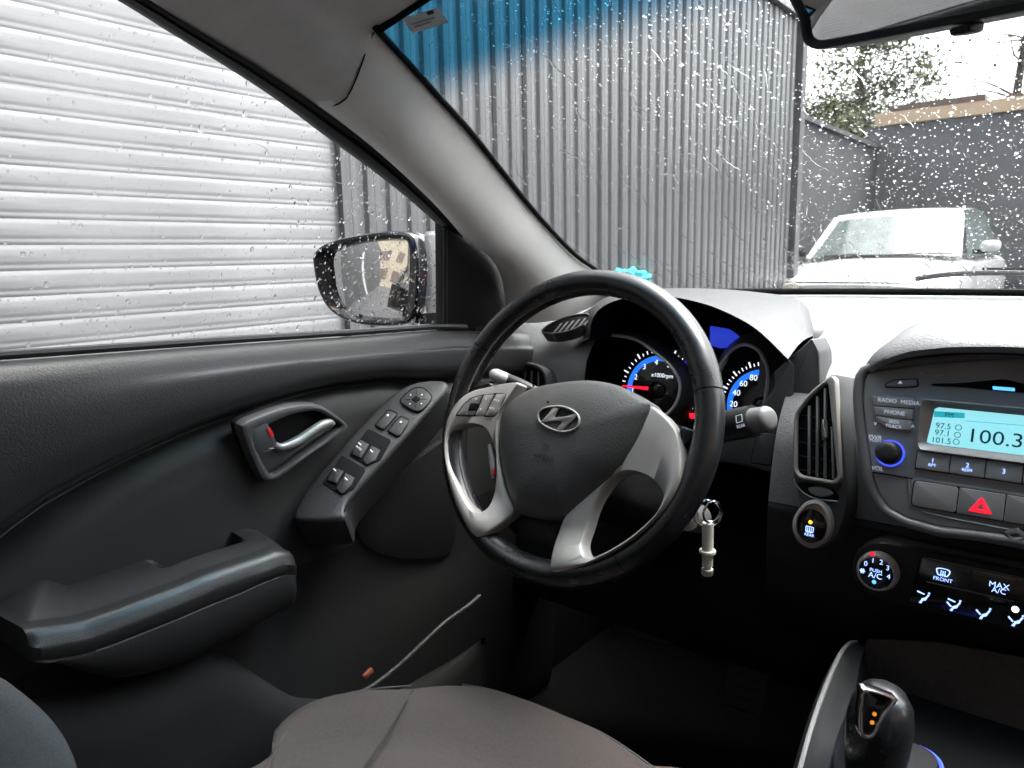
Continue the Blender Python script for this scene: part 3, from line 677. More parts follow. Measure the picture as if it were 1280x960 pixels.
# inner handle
hpl = Pl(on(360, 545, 0, -.672), V3(0, 1, .0), V3(.10, 0, 1))
bz_o = hpl.uvs(zB([(62, 350), (72, 325), (110, 303), (240, 255), (330, 237), (400, 236), (445, 248), (500, 285), (550, 328), (547, 350), (500, 390), (380, 470), (270, 545), (215, 580), (180, 588), (155, 575), (125, 520), (85, 420)]))
bz_i = hpl.uvs(zB([(118, 375), (135, 352), (200, 322), (290, 285), (370, 268), (420, 270), (470, 298), (520, 333), (505, 350), (440, 400), (340, 470), (230, 550), (195, 552), (165, 510), (130, 430)]))
dh = plate('door_handle', hpl, crv(bz_o, 80), -.004, .010, .001, VOID, door); dh['label'] = 'dark recess with satin pull lever and grey bezel'
frame('bezel', hpl, crv(bz_o, 90), crv(bz_i, 90), .010, .016, .004, HBZ, dh, 90)
low = hpl.uvs(zB([(150, 470), (225, 442), (250, 462), (300, 455), (380, 415), (450, 365), (495, 345), (508, 352), (440, 400), (340, 470), (230, 550), (195, 552), (172, 520)]), .003)
pillow('lever_base', hpl, crv(low, 60), .000, .005, HBZ, dh, .006)
lv = [hpl.P(*hpl.uv(*p, .008), .008) for p in zB([(232, 425), (255, 438), (290, 432), (340, 410), (400, 370), (450, 338), (488, 326), (500, 335)])]
tube('lever', crv(lv, 30, False), np.r_[np.linspace(.0035, .0058, 10), np.full(15, .0058), np.linspace(.0058, .004, 5)], BEZEL, dh, 12)
cap = hpl.uvs(zB([(128, 358), (190, 325), (205, 332), (240, 410), (225, 440), (150, 466), (135, 430)]), .009)
plate('lock_slider', hpl, crv(cap, 40), .010, .012, .003, HBZ, dh)
plate('lock_flag', hpl, rnd(hpl.uvs(zB([(196, 352), (212, 348), (232, 385), (216, 402)]), .0105), .002), .0108, .002, .0004, REDP, dh)
# switch podium
A = on(*zB([(400, 605)])[0], 0, -.672); Bp = on(*zB([(700, 262)])[0], 0, -.673)
spl = Pl((A+Bp)/2, V3(.80, .04, -.42), Bp-A)
# U along cross direction (inboard), V along the podium
sp_o = spl.uvs(zB([(325, 772), (322, 735), (345, 690), (400, 605), (560, 412), (700, 262), (780, 190), (850, 148), (930, 128), (1010, 128), (1035, 150), (1000, 215), (760, 480), (600, 655), (565, 715), (562, 765), (520, 778), (400, 780)]))
sp = plate('switch_panel', spl, crv(sp_o, 100), .0, .06, .006, DOORP, door, 50)
lp = [spl.P(*spl.uv(*p, .001), -.0005) for p in zB([(1010, 200), (760, 490), (640, 620), (570, 700), (556, 735)])]
tube('edge_line', crv(lp, 30, False), .0007, VOID, sp, 6)
def recess(pts):
    o = rnd(spl.uvs(zB(pts), .0015), .004)
    plate('switch_well_shade', spl, o, .0012, .004, .0004, VOID, sp)  # raised black plate, its colour stands in for shade in the well
recess([(665, 352), (772, 405), (720, 500), (660, 525), (575, 475)]); recess([(545, 475), (655, 540), (600, 630), (545, 662), (455, 605)])
for q in ([(628, 402), (672, 425), (632, 490), (592, 470), (600, 440)], [(680, 428), (722, 450), (700, 500), (655, 520), (640, 495)], [(510, 528), (552, 548), (520, 608), (475, 590), (490, 555)], [(560, 555), (604, 578), (585, 620), (545, 655), (515, 630)]):
    b = plate('window_switch', spl, rnd(spl.uvs(zB(q), .004), .002), .0040, .006, .0015, DOORP, sp)
    c = np.mean(q, 0); u = spl.uv(*zB([(c[0]+2, c[1]-22)])[0], .0042)
    plate('switch_mark', spl, np.array([(u[0]-.0025, u[1]-.0006), (u[0]+.0025, u[1]-.0006), (u[0]+.0025, u[1]+.0006), (u[0]-.0025, u[1]+.0006)]), .0043, .0003, 0, PRINT, b)
u = spl.uv(*zB([(622, 443)])[0], .0042); text('AUTO', spl, u, .0035, PRINT, sp, .0043)
for q, ch in (([(760, 266), (800, 285), (748, 345), (735, 356), (697, 336)], 'n'), ([(815, 296), (855, 315), (815, 380), (800, 386), (755, 362)], 'm')):
    plate('switch_surround', spl, rnd(spl.uvs(zB([(a+(a-np.mean(q, 0)[0])*.10, b+(b-np.mean(q, 0)[1])*.10) for a, b in q]), .001), .003), .0012, .003, .0003, VOID, sp)
    b = plate('lock_switch', spl, rnd(spl.uvs(zB(q), .004), .003), .0036, .006, .0012, DOORP, sp)
    u = spl.uv(*zB([(np.mean(q, 0)[0]+8, np.mean(q, 0)[1]-28)])[0], .005)
    plate('padlock_mark', spl, disc2(u, .0018, 4), .0040, .0003, 0, PRINT, b)
q = [(870, 170), (915, 165), (950, 192), (955, 215), (915, 262), (880, 268), (822, 235), (818, 215)]
plate('adjuster_surround', spl, crv(spl.uvs(zB([(x+(x-885)*.05, y+(y-215)*.06) for x, y in q]), .001), 40), .0012, .003, .0003, VOID, sp)
mj = plate('mirror_adjuster', spl, crv(spl.uvs(zB(q), .005), 40), .0042, .006, .0015, DOORP, sp)
c = spl.uv(*zB([(886, 215)])[0], .0058)
plate('rocker', spl, rnd([(c[0]-.0045, c[1]-.0045), (c[0]+.0045, c[1]-.0045), (c[0]+.0045, c[1]+.0045), (c[0]-.0045, c[1]+.0045)], .001), .0047, .001, .0002, VOID, mj)
for dx, dy in ((1, 0), (-1, 0), (0, 1), (0, -1)):
    plate('arrow_mark', spl, disc2((c[0]+dx*.0105, c[1]+dy*.0105), .0008, 8), .0046, .0003, 0, PRINT, mj)
for dx, dy in ((1, 1), (-1, 1), (1, -1), (-1, -1)):
    d = np.array([dx, dy])/1.414; n2 = np.array([-d[1], d[0]])*.00035; a, b = np.array(c)+d*.008, np.array(c)+d*.014
    plate('groove', spl, np.array([a-n2, b-n2, b+n2, a+n2]), .0046, .0003, 0, VOID, mj)
# speaker grille beyond the podium
gpl = Pl(on(545, 640, 0, -.6815), V3(0, 1, 0), V3(.05, 0, 1))
gr = crv(gpl.uvs(zB([(600, 770), (640, 720), (820, 560), (985, 430), (1060, 420), (1060, 900), (850, 960), (660, 900)])), 60)
grl = plate('speaker_grille', gpl, gr, 0, .02, .003, BLACK, door)
mbg = MB(); c0 = gr.mean(0); lo, hi = gr.min(0), gr.max(0)
def inside(p, q):
    x, y = p; r = False; j = len(q)-1
    for i in range(len(q)):
        if (q[i][1] > y) != (q[j][1] > y) and x < (q[j][0]-q[i][0])*(y-q[i][1])/(q[j][1]-q[i][1])+q[i][0]: r = not r
        j = i
    return r
gi = inset(gr, .012)
for iu, u in enumerate(np.arange(lo[0], hi[0], .0042)):
    for v in np.arange(lo[1], hi[1], .0042):
        v_ = v+(.0021 if iu % 2 else 0)
        if inside((u, v_), gi):
            d = disc2((u, v_), .0014, 5); mbg.add([gpl.P(a, b, .0005) for a, b in d], [(0, 1, 2, 3, 4)])
tag(mbg.done('grille_holes', VOID, grl, False), kind='stuff')
# window pane, seals, sail panel
def sd(px, py, h=0.): return SP.uv(px, py, h)
topc = [sd(*p) for p in [(556, 285), (520, 253), (480, 221), (420, 177), (360, 132), (300, 92), (220, 43), (150, 0)]]
u0 = topc[-1]; topc += [(u0[0]-.10, u0[1]+.028), (u0[0]-.25, u0[1]+.05), (u0[0]-.55, u0[1]+.06)]
botc = [(topc[-1][0], .035), sd(0, 452), sd(150, 441), sd(300, 430), sd(450, 420), sd(556, 412)]
pane = np.array([(u, v-.02 if i in (0,) else v) for i, (u, v) in enumerate(botc)]+topc)
pn = mk('window_pane', [SP.P(u, v, -.010) for u, v in pane], [tuple(range(len(pane)))], GLASS, door, False)
# outer frame channel: dark strip along the top of the glass
st_o = [SP.P(*sd(*p), .0) for p in [(556, 285), (520, 253), (480, 221), (420, 177), (360, 132), (300, 92), (220, 43), (150, 0)]]+[SP.P(u, v, 0) for u, v in topc[-3:]]
st_i = [on_side(*p, .012) for p in [(578, 297), (548, 262), (475, 187), (437, 161), (400, 135), (330, 88), (262, 47), (186, 0)]]+[SP.P(u, v+.022, .012) for u, v in topc[-3:]]
so_, si_ = crv(st_o, 60, False), crv(st_i, 60, False)
loft('window_seal', [[a-SP.N*.014, a, a*.9+b*.1+SP.N*.004, a*.6+b*.4+SP.N*.006, a*.45+b*.55+SP.N*.001, a*.3+b*.7+SP.N*.005, b+SP.N*.003, b-SP.N*.006] for a, b in zip(so_, si_)], BLACK, door, angle=50)
tube('belt_seal', [V3(-.728, y, belt(y)+.004) for y in np.linspace(-.3, .86, 60)], .0045, BLACK, door, 8)
sail = SP.uvs([(556, 274), (600, 280), (640, 312), (662, 360), (668, 430), (556, 425)], .004)
plate('sail_panel', SP, rnd(sail, .006), .004, .02, .003, DARKP, door)
tube('channel_seal', [SP.P(*sd(556.5, y_, .006), .006) for y_ in np.linspace(284, 413, 12)], .0032, BLACK, door, 8)
# drops on the side window
cen, nor, dn, sz, asp = [], [], [], [], []
k = 0; lo, hi = pane.min(0), pane.max(0)
while k < 2600:
    u, v = random.uniform(max(lo[0], -.3), hi[0]), random.uniform(lo[1], hi[1])
    if not inside((u, v), pane): continue
    dens = .35+.65*max(math.exp(-((v-.02)/.05)**2), 1/(1+math.exp(-(u-.10)/.05)))
    if random.random() > dens: continue
    r = min(.0034, .0006*math.exp(random.gauss(.25, .5))); cen.append(SP.P(u, v, -.0106)); nor.append(-SP.N); dn.append(-SP.V); sz.append(r); asp.append(random.uniform(.9, 1.6)); k += 1
o = drops('window_raindrops', 'fine raindrops on the driver side window', cen, nor, dn, sz, asp)

# ================================================================== DOOR MIRROR
mo = on(475, 345, 0, -.955)
mpl = Pl(mo, V3(.935, .355, 0), V3(.0, .0, 1))
wm = thing('door_mirror', 'silver door mirror with black rim, speckled with rain', 'mirror', mo)
b_o = crv(mpl.uvs(zK([(57, 250), (70, 218), (110, 183), (200, 152), (350, 125), (450, 115), (530, 122), (568, 150), (588, 230), (592, 330), (585, 450), (570, 530), (540, 572), (470, 586), (380, 588), (290, 580), (200, 550), (130, 495), (85, 410), (65, 320)])), 80)
b_i = crv(mpl.uvs(zK([(130, 250), (160, 212), (280, 175), (400, 160), (480, 157), (512, 165), (525, 200), (527, 320), (520, 450), (505, 542), (480, 558), (380, 558), (290, 556), (240, 545), (190, 500), (150, 420), (135, 330)])), 80)
frame('mirror_rim', mpl, b_o, b_i, .012, .035, .006, GLOSSB, wm, 80, hin=.004)
plate('mirror_glass', mpl, inset(ccw(b_i), -.002), -.004, .003, .0005, MIRR, wm)
rows = []
for d, k in ((.02, 1.), (.045, .99), (.075, .93), (.10, .80), (.115, .55), (.12, .2)):
    c = b_o.mean(0)+np.array([.02*d/.1, 0]); rows.append([mpl.P(*(c+(p-c)*k), -d) for p in b_o])
loft('housing', rows, SILPAINT, wm, wrap=True, cap=True, angle=60)
fo = mpl.uvs(zK([(578, 140), (640, 155), (705, 200), (712, 330), (712, 530), (590, 532)]))
MBq = [mpl.P(*p, -.02) for p in crv(fo, 40)]; MBr = [p-mpl.N*.06+mpl.U*.10*(i < 99) for i, p in enumerate(MBq)]
loft('housing_shoulder', [MBq, [p*.5+q*.5+mpl.N*.015 for p, q in zip(MBq, MBr)], MBr], SILPAINT, wm, wrap=True, cap=True, angle=60)
ft = crv(mpl.uvs(zK([(560, 535), (712, 532), (712, 600), (600, 590), (540, 578)])), 40)
ftq = [mpl.P(*p, -.015) for p in ft]
loft('mirror_foot', [ftq, [p-mpl.N*.05+mpl.U*.06 for p in ftq]], BLACK, wm, wrap=True, cap=True)
cen, nor, dn, sz, asp = [], [], [], [], []
k = 0; lo, hi = b_o.min(0), b_o.max(0)
while k < 330:
    u, v = random.uniform(lo[0], hi[0]), random.uniform(lo[1], hi[1])
    if not inside((u, v), b_o): continue
    onr = not inside((u, v), inset(ccw(b_i), -.004))
    if onr and random.random() > .12: continue
    cen.append(mpl.P(u, v, .0125 if onr else -.0038)); nor.append(mpl.N); dn.append(-mpl.V); sz.append(random.uniform(.0005, .0013)); asp.append(random.uniform(.8, 1.5)); k += 1
drops('mirror_raindrops', 'raindrops clinging to the door mirror', cen, nor, dn, sz, asp)

# ================================================================== DASHBOARD
zC = zz(700, 370, 4.267); zD = zz(840, 440, 3.2); zE = zz(1060, 440, 4.364); zF = zz(1040, 660, 5.333); zJ = zz(960, 600, 2.666); zA = zz(540, 320, 2.181); zI = zz(560, 470, 6.4)
dash = thing('dashboard', 'grey grained dashboard below the windscreen', 'dashboard', (0, 1., .7))
profC = [(1.345, 1.226), (1.25, 1.219), (1.15, 1.208), (1.05, 1.192), (.97, 1.170), (.92, 1.147), (.885, 1.118), (.862, 1.08), (.85, 1.03), (.845, .98), (.847, .93), (.86, .87), (.89, .82)]
def dash_loft(name, x0, x1, prof, mat, n=24, curve=.46):
    rows = []
    for x in np.linspace(x0, x1, n):
        r = []
        for i, (y, z) in enumerate(crv(prof, 50, False)):
            k = max(0, min(1, (y-.95)/.35)); r.append(V3(x, y-curve*x*x*k, z))
        rows.append(r)
    return loft(name, rows, mat, dash, flip=True, angle=70)
dash_loft('top_pad', -.235, .74, profC[:9]+[(.8465, 1.005)], DASHT)
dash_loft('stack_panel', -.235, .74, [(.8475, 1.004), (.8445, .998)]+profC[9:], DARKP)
profL = [(1.345, 1.226), (1.29, 1.2225), (1.26, 1.214), (1.24, 1.195), (1.235, 1.15), (1.23, 1.05), (1.23, .95), (1.23, .8)]
dash_loft('top_pad_end', -.325, -.2345, [(1.345, 1.2255), (1.25, 1.2185), (1.15, 1.2075), (1.09, 1.197), (1.065, 1.18), (1.06, 1.14), (1.06, 1.0)], DASHT, 8)
dash_loft('cluster_shelf', -.585, -.234, profL, DASH, 24)
profE = [(1.345, 1.226), (1.28, 1.224), (1.20, 1.215), (1.13, 1.195), (1.07, 1.165), (1.035, 1.145), (1.015, 1.128), (1.005, 1.10), (.995, 1.05), (.99, .98), (.995, .90), (1.03, .82)]
dash_loft('end_cap', -.775, -.584, profE, DASH, 12)
# defroster slot and side vent on the end cap
dpl = Pl(on(712, 407, 1, .985), V3(1, -.05, .10), V3(0, .70, .62))
dfo = crv(dpl.uvs([(680, 417), (690, 408), (712, 399), (734, 396), (737, 402), (722, 412), (700, 418)]), 40)
dv = plate('defroster_vent', dpl, dfo, .004, .02, .001, VOID, dash)
frame('vent_rim', dpl, inset(ccw(dfo), -.003), dfo, .006, .02, .001, DASHD, dv, 50)
for i in range(6):
    a = dpl.uv(690+i*8, 418-i*2.2, .005); b = dpl.uv(702+i*7.5, 404-i*1.6, .005); a, b = np.array(a), np.array(b); n2 = np.array([.0016, 0])
    plate('vane', dpl, np.array([a-n2, a+n2, b+n2, b-n2]), .0055, .012, .0003, TRIM, dv)
spv = Pl(on(660, 470, 1, .965), V3(1, -.12, 0), V3(0, .15, 1))
so2 = crv(spv.uvs([(633, 475), (641, 462), (655, 457), (676, 462), (684, 474), (680, 492), (640, 492)]), 40)
sv_ = plate('side_vent', spv, so2, .004, .03, .001, VOID, dash)
frame('vent_rim', spv, inset(ccw(so2), -.006), so2, .008, .03, .002, DASHD, sv_, 50)
for i in range(4):
    a, b = np.array(spv.uv(645+i*9, 490, .006)), np.array(spv.uv(648+i*8.2, 462+i*.8, .006)); n2 = np.array([.0012, 0])
    plate('vane', spv, np.array([a-n2, a+n2, b+n2, b-n2]), .006, .02, .0003, TRIM, sv_)
# cluster hood
hf = [on(px, py, 1, y) for px, py, y in ((737, 424, .95), (741, 398, .945), (757, 381, .94), (790, 371, .93), (830, 370, .92), (870, 377, .91), (905, 389, .90), (945, 411, .89), (985, 449, .88))]
hb = [on(px, py, 1, y) for px, py, y in ((729, 425, 1.0), (733, 394, 1.05), (752, 376, 1.12), (790, 367, 1.18), (835, 363, 1.22), (890, 362, 1.24), (945, 365, 1.20), (1003, 377, 1.08), (1016, 420, .95))]
hf, hb = crv(hf, 60, False), crv(hb, 60, False)
rows = []
for i, (a, b) in enumerate(zip(hf, hb)):
    rows.append([a*(1-t)+b*t+V3(0, 0, .006*math.sin(math.pi*t)) for t in (0, .03, .08, .2, .4, .6, .8, 1)]+[b+V3(.002, .004, -.012), b+V3(.004, .008, -.08)])
loft('cluster_hood', rows, DASHH, dash, angle=60)
cen_ = hf.mean(0)
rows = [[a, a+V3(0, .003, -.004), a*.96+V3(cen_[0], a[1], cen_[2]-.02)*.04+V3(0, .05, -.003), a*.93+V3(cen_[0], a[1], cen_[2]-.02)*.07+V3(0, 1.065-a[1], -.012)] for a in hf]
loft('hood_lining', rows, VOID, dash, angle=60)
hr = [on(px, py, 1, y) for px, py, y in ((985, 449, .88), (1002, 455, .885), (1016, 420, .95), (1016, 440, .93))]
# lower driver-side panels
hpl_ = Pl(on(1000, 470, 1, .898), V3(1, 0, 0), V3(0, .05, 1))
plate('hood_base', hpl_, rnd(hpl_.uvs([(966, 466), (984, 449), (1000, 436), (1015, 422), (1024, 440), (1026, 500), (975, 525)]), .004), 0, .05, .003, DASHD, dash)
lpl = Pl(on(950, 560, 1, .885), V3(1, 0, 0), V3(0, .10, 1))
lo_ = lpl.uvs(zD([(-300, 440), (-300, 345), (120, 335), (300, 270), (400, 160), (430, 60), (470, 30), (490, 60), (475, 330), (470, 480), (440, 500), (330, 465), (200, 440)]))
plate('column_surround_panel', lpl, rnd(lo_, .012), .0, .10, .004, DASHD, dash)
cv = lpl.uvs(zD([(345, 322), (420, 328), (395, 452), (316, 440)]))
cvr = plate('cover_flap', lpl, rnd(cv, .003), .0018, .003, .0012, DASHD, dash)
frame('gap', lpl, inset(ccw(rnd(cv, .003)), -.0012), rnd(cv, .003), .0007, .002, .0002, VOID, cvr, 50)
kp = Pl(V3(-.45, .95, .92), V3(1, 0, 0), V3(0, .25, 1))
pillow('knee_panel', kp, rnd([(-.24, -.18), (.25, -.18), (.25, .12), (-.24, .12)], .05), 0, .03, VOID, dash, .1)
# column shroud behind the wheel
WC, WT = V3(-.4059, .6745, 1.1125), math.radians(22.5)
WN = V3(0, -math.cos(WT), math.sin(WT)); WU = V3(1, 0, 0); WV = V3(0, math.sin(WT), math.cos(WT))
wpl = Pl(WC, WU, WV)
rows = []
for d, wx, wz in ((.055, .050, .052), (.09, .062, .066), (.16, .066, .074), (.26, .07, .08)):
    rows.append([WC-WN*d+WU*wx*math.copysign(abs(math.cos(a))**.6, math.cos(a))+WV*(wz*math.copysign(abs(math.sin(a))**.6, math.sin(a))-.030) for a in np.linspace(0, 2*math.pi, 32, endpoint=False)])
loft('column_shroud', rows, DARKP, dash, wrap=True, cap=True, angle=60)

# ================================================================== INSTRUMENT CLUSTER
ic = thing('instrument_cluster', 'backlit instrument cluster with blue ringed dials under the hood', 'instrument cluster', (-.4, 1.03, 1.0))
cpl = Pl(V3(-.40, 1.045, 1.10), V3(1, 0, 0), V3(0, .22, 1))
bp_ = cpl.uvs([(730, 560), (722, 400), (760, 372), (860, 366), (930, 380), (985, 430), (1000, 500), (990, 580)])
plate('backing', cpl, rnd(bp_, .02), -.004, .01, .001, VOID, ic)
dq = cpl.uvs(zC([(798, 158), (900, 175), (968, 225), (930, 268), (850, 278), (800, 262)]), .004)
plate('trip_display', cpl, rnd(dq, .004), .004, .004, .0005, BLUELCD, ic)
dq = cpl.uvs(zC([(610, 380), (690, 330), (705, 470), (650, 490)]), .004)
plate('centre_display', cpl, rnd(dq, .004), .004, .004, .0005, BLUELCD, ic)
for pts in ([(610, 575), (652, 560), (664, 575), (657, 602), (620, 606)], [(665, 592), (690, 592), (690, 618), (665, 618)], [(690, 625), (718, 625), (720, 655), (692, 652)]):
    q = cpl.uvs(zC(pts), .004); plate('warning_light', cpl, rnd(q, .001), .005, .003, .0004, REDL, ic)
def gauge(label, ring, cen, rin, rlab, labels, a0, a1, ndl, unit_txt, unit_at, ring_h, skirt):
    c = np.array(cpl.uv(*cen, .0)); e = np.array(cpl.uv(cen[0]-rin, cen[1], 0)); R = np.linalg.norm(c-e)
    gq = plate('gauge', cpl, disc2(c, R*1.75, 48), .001, .004, .0005, GLOSSB, ic); gq['label'] = label
    # blue arc
    n = 40; aa = np.linspace(math.radians(a0+6), math.radians(a1-4), n)
    o = [(c[0]+R*math.cos(a), c[1]+R*math.sin(a)) for a in aa]; i_ = [(c[0]+R*.84*math.cos(a), c[1]+R*.84*math.sin(a)) for a in aa]
    mk('light_arc', [cpl.P(u, v, .0016) for u, v in o+i_], [(k, k+n, k+n+1, k+1) for k in range(n-1)], BLUEG, gq, False)
    for k, s in enumerate(labels):
        a = math.radians(a0+(a1-a0)*k/(len(labels)-1))
        text(s, cpl, (c[0]+R*.80*math.cos(a), c[1]+R*.80*math.sin(a)), R*.23, WLIT, gq, .0026, 'numeral')
        for sub, ln in ((0, .16), (.25, .08), (.5, .1), (.75, .08)):
            if k == len(labels)-1 and sub: continue
            b = math.radians(a0+(a1-a0)*(k+sub)/(len(labels)-1)); d = np.array([math.cos(b), math.sin(b)]); t2 = np.array([-d[1], d[0]])*R*(.022 if sub == 0 else .014)
            p, q = c+d*R*1.10, c+d*R*(1.10+ln); plate('tick', cpl, np.array([p-t2, q-t2, q+t2, p+t2]), .0018, .0004, 0, WLIT, gq)
    a = math.radians(ndl); d = np.array([math.cos(a), math.sin(a)]); t2 = np.array([-d[1], d[0]])
    plate('needle', cpl, np.array([c+d*R*.25+t2*R*.05, c+d*R*.25-t2*R*.05, c+d*R*1.12-t2*R*.02, c+d*R*1.12+t2*R*.02]), .0075, .001, .0002, REDL, gq)
    pillow('needle_hub', cpl, disc2(c, R*.26, 24), .005, .010, GLOSSB, gq, .005)
    text(unit_txt, cpl, (c[0]+unit_at[0]*R, c[1]+unit_at[1]*R), R*.17, WLIT, gq, .0026)
    # cowl: bezel ring standing proud with an outer skirt and a dark inner funnel
    rp = crv([cpl.P(*cpl.uv(*p, ring_h), ring_h) for p in ring], 80)
    tube('bezel_ring', rp, .0026, RINGM, gq, 8, True)
    cc = rp.mean(0); dc = cpl.P(c[0], c[1], 0)
    fun = [cpl.P(*(c+(lambda q: np.array([q@cpl.U, q@cpl.V]))(p-cc)*1.08), .001) for p in rp]
    sk = [p+unit(p-cc)*.002 for p in rp]; sk2 = [p+unit(p-cc)*skirt+(-cpl.N)*(ring_h*.75) for p in rp]
    loft('cowl', [sk, [a_*.55+b_*.45+unit(a_-cc)*.003 for a_, b_ in zip(sk, sk2)], sk2], TRIM, gq, wrap=True, angle=70)
    return gq
zc_ring = zC([(45, 360), (60, 300), (105, 245), (170, 215), (260, 209), (350, 217), (430, 245), (520, 312), (590, 372), (632, 440), (640, 505), (615, 580), (560, 640), (450, 720), (280, 760), (130, 690), (60, 560), (44, 450)])
gauge('tachometer dial', zc_ring, (822, 487), 37.5, .8, list('0123456789')[:9], 205+12, -20, 180, 'x1000rpm', (.12, .42), .055, .010)
sp_ring = zC([(1108, 400), (1085, 330), (1045, 280), (985, 258), (925, 282), (868, 345), (830, 440), (820, 560), (850, 680), (930, 720), (1020, 680), (1080, 600), (1102, 500)])
gauge('speedometer dial', sp_ring, (953, 507), 44, .8, ['0', '20', '40', '60', '80', '100', '120', '140', '160', '180', '200'], 207, -27, 203, 'km/h', (.42, .36), .045, .022)

# ================================================================== STEERING WHEEL
sw = thing('steering_wheel', 'black leather steering wheel with satin silver spokes', 'steering wheel', WC)
RR, rr_ = .168, .0165
def rim_seg(name, a0, a1, mat, rad=rr_, n=60, parent=sw, ex=1.0):
    rows = []
    full = abs(a1-a0) > 359
    for a in np.radians(np.linspace(a0, a1, n)):
        d = WU*math.cos(a)+WV*math.sin(a); c = WC+d*RR
        rows.append([c+(d*math.cos(b)*.92+WN*math.sin(b)*1.05)*rad*(1-.06*max(0, math.cos(b))) for b in np.linspace(0, 2*math.pi, 24, endpoint=False)])
    return loft(name, rows, mat, parent, wrap=True, flip=True, cap=not full, angle=70)
sA = [18, 152, 232, 308, 378]
for a0, a1 in zip(sA[:-1], sA[1:]):
    rim_seg('rim_section', a0+.25, a1-.25, LEATHER)
rim_seg('rim_core', 0, 360, VOID, rr_*.965, 90)
# stitching along the inner edge of the left grips (joined: too small to pick apart)
mb = MB()
for a in np.arange(100, 232, 1.6):
    for da, off in ((0, 0), (.8, .15)):
        b = math.radians(a+da); d = WU*math.cos(b)+WV*math.sin(b); t = -WU*math.sin(b)+WV*math.cos(b)
        c = WC+d*(RR-rr_*.93*.92)+WN*(.0065+off*.004); v, f = tube_geo([c-t*.0012-WN*.0012, c+d*-.0005, c+t*.0012+WN*.0012], .00045, 5); mb.add(v, f)
tag(mb.done('stitching', TRIM, sw), kind='stuff')
H0 = .002
def wuv(pts, h=0.): return wpl.uvs(zA(pts), h)
def hsp(u, v):                              # spoke trim climbs from the hub onto the face of the rim
    t = min(1, max(0, (math.hypot(u, v)-.118)/.040)); return .006+.0135*t*t*(3-2*t)
def suv(pts):
    out = []
    for p in zA(pts):
        h = .01
        for _ in range(6): u, v = wpl.uv(*p, h); h = hsp(u, v)
        out.append((u, v))
    return out
def spoke_frame(outer, inner, n=120):
    o = resample(ccw(crv(outer, 140)), n); i = resample(ccw(crv(inner, 140)), n); c = i.mean(0)
    ao = np.arctan2(o[:, 1]-c[1], o[:, 0]-c[0]); ai = np.arctan2(i[:, 1]-c[1], i[:, 0]-c[0])
    k = min(range(n), key=lambda k: np.sum(1-np.cos(np.roll(ai, k)-ao))); i = np.roll(i, k, 0); bv = .0016
    m_ = (inset(o, bv)+inset(i, -bv*1.6))/2
    rings = [(o, -.018), (o, -.004), (inset(o, .0008), -.0012), (inset(o, .0025), 0), (m_, .0008), (inset(i, -bv*1.6), -.0004), (inset(i, -bv*.9), -.0022), (inset(i, -bv*.3), -.006), (i, -.012), (i, -.018)]
    Vv = [wpl.P(u, v, hsp(u, v)+dh) for r, dh in rings for u, v in r]; nr_ = len(rings)
    F = grid_faces(nr_, n, True)+[((nr_-1)*n+j, (nr_-1)*n+(j+1) % n, (j+1) % n, j) for j in range(n)]
    return mk('spoke', Vv, F, SILV, sw, angle=50)
L_out = suv([(33, 470), (48, 425), (75, 388), (120, 362), (190, 347), (238, 346), (205, 385), (184, 430), (178, 490), (180, 545), (190, 600), (205, 650), (222, 685), (215, 705), (170, 740), (140, 762), (118, 766), (95, 742), (62, 675), (40, 600), (29, 530)])
L_in = suv([(42, 500), (50, 478), (75, 462), (115, 461), (145, 474), (162, 510), (172, 560), (168, 630), (150, 680), (128, 695), (108, 690), (82, 650), (55, 590), (44, 545)])
spl_ = spoke_frame(L_out, L_in)
R_out = suv([(588, 408), (615, 420), (650, 455), (670, 500), (677, 560), (670, 620), (630, 690), (560, 760), (480, 812), (400, 848), (340, 862), (320, 858), (322, 825), (340, 760), (368, 698), (440, 635), (505, 578), (545, 515), (570, 450)])
R_in = suv([(505, 597), (545, 590), (590, 606), (622, 640), (622, 668), (590, 720), (530, 772), (460, 812), (425, 820), (410, 805), (412, 770), (435, 700), (465, 640)])
spr_ = spoke_frame(R_out, R_in)
# dark backs of the spokes and the lower centre
for q in (L_out, R_out):
    pass
bk_ = wuv([(200, 640), (340, 700), (352, 690), (300, 600), (240, 600)], -.01)
pad = wuv([(186, 432), (208, 395), (260, 362), (330, 345), (420, 337), (500, 350), (560, 380), (590, 406), (578, 450), (548, 515), (505, 578), (440, 635), (375, 692), (345, 712), (290, 716), (240, 704), (215, 680), (193, 610), (181, 540), (180, 480)], .010)
pd = pillow('hub_pad', wpl, crv(pad, 110), .006, .024, PADM, sw, .03, 14, 3.2)
low = wuv([(215, 690), (345, 715), (335, 765), (325, 800), (300, 790), (240, 770), (205, 735)], -.012)
plate('lower_boss', wpl, crv(low, 50), -.012, .03, .004, DARKP, sw)
# thumb ridge between right spoke and rim, and outer seams where the spoke trim meets leather
for q in ([(672, 470), (700, 470), (716, 480), (690, 520), (678, 560)], ):
    plate('spoke_shoulder', wpl, crv(wuv(q, .004), 40), .004, .014, .004, LEATHER, sw)
plate('spoke_shoulder', wpl, crv(wuv([(40, 440), (60, 400), (95, 372), (160, 350), (125, 340), (80, 352), (48, 395)], .003), 40), .003, .012, .003, LEATHER, sw)
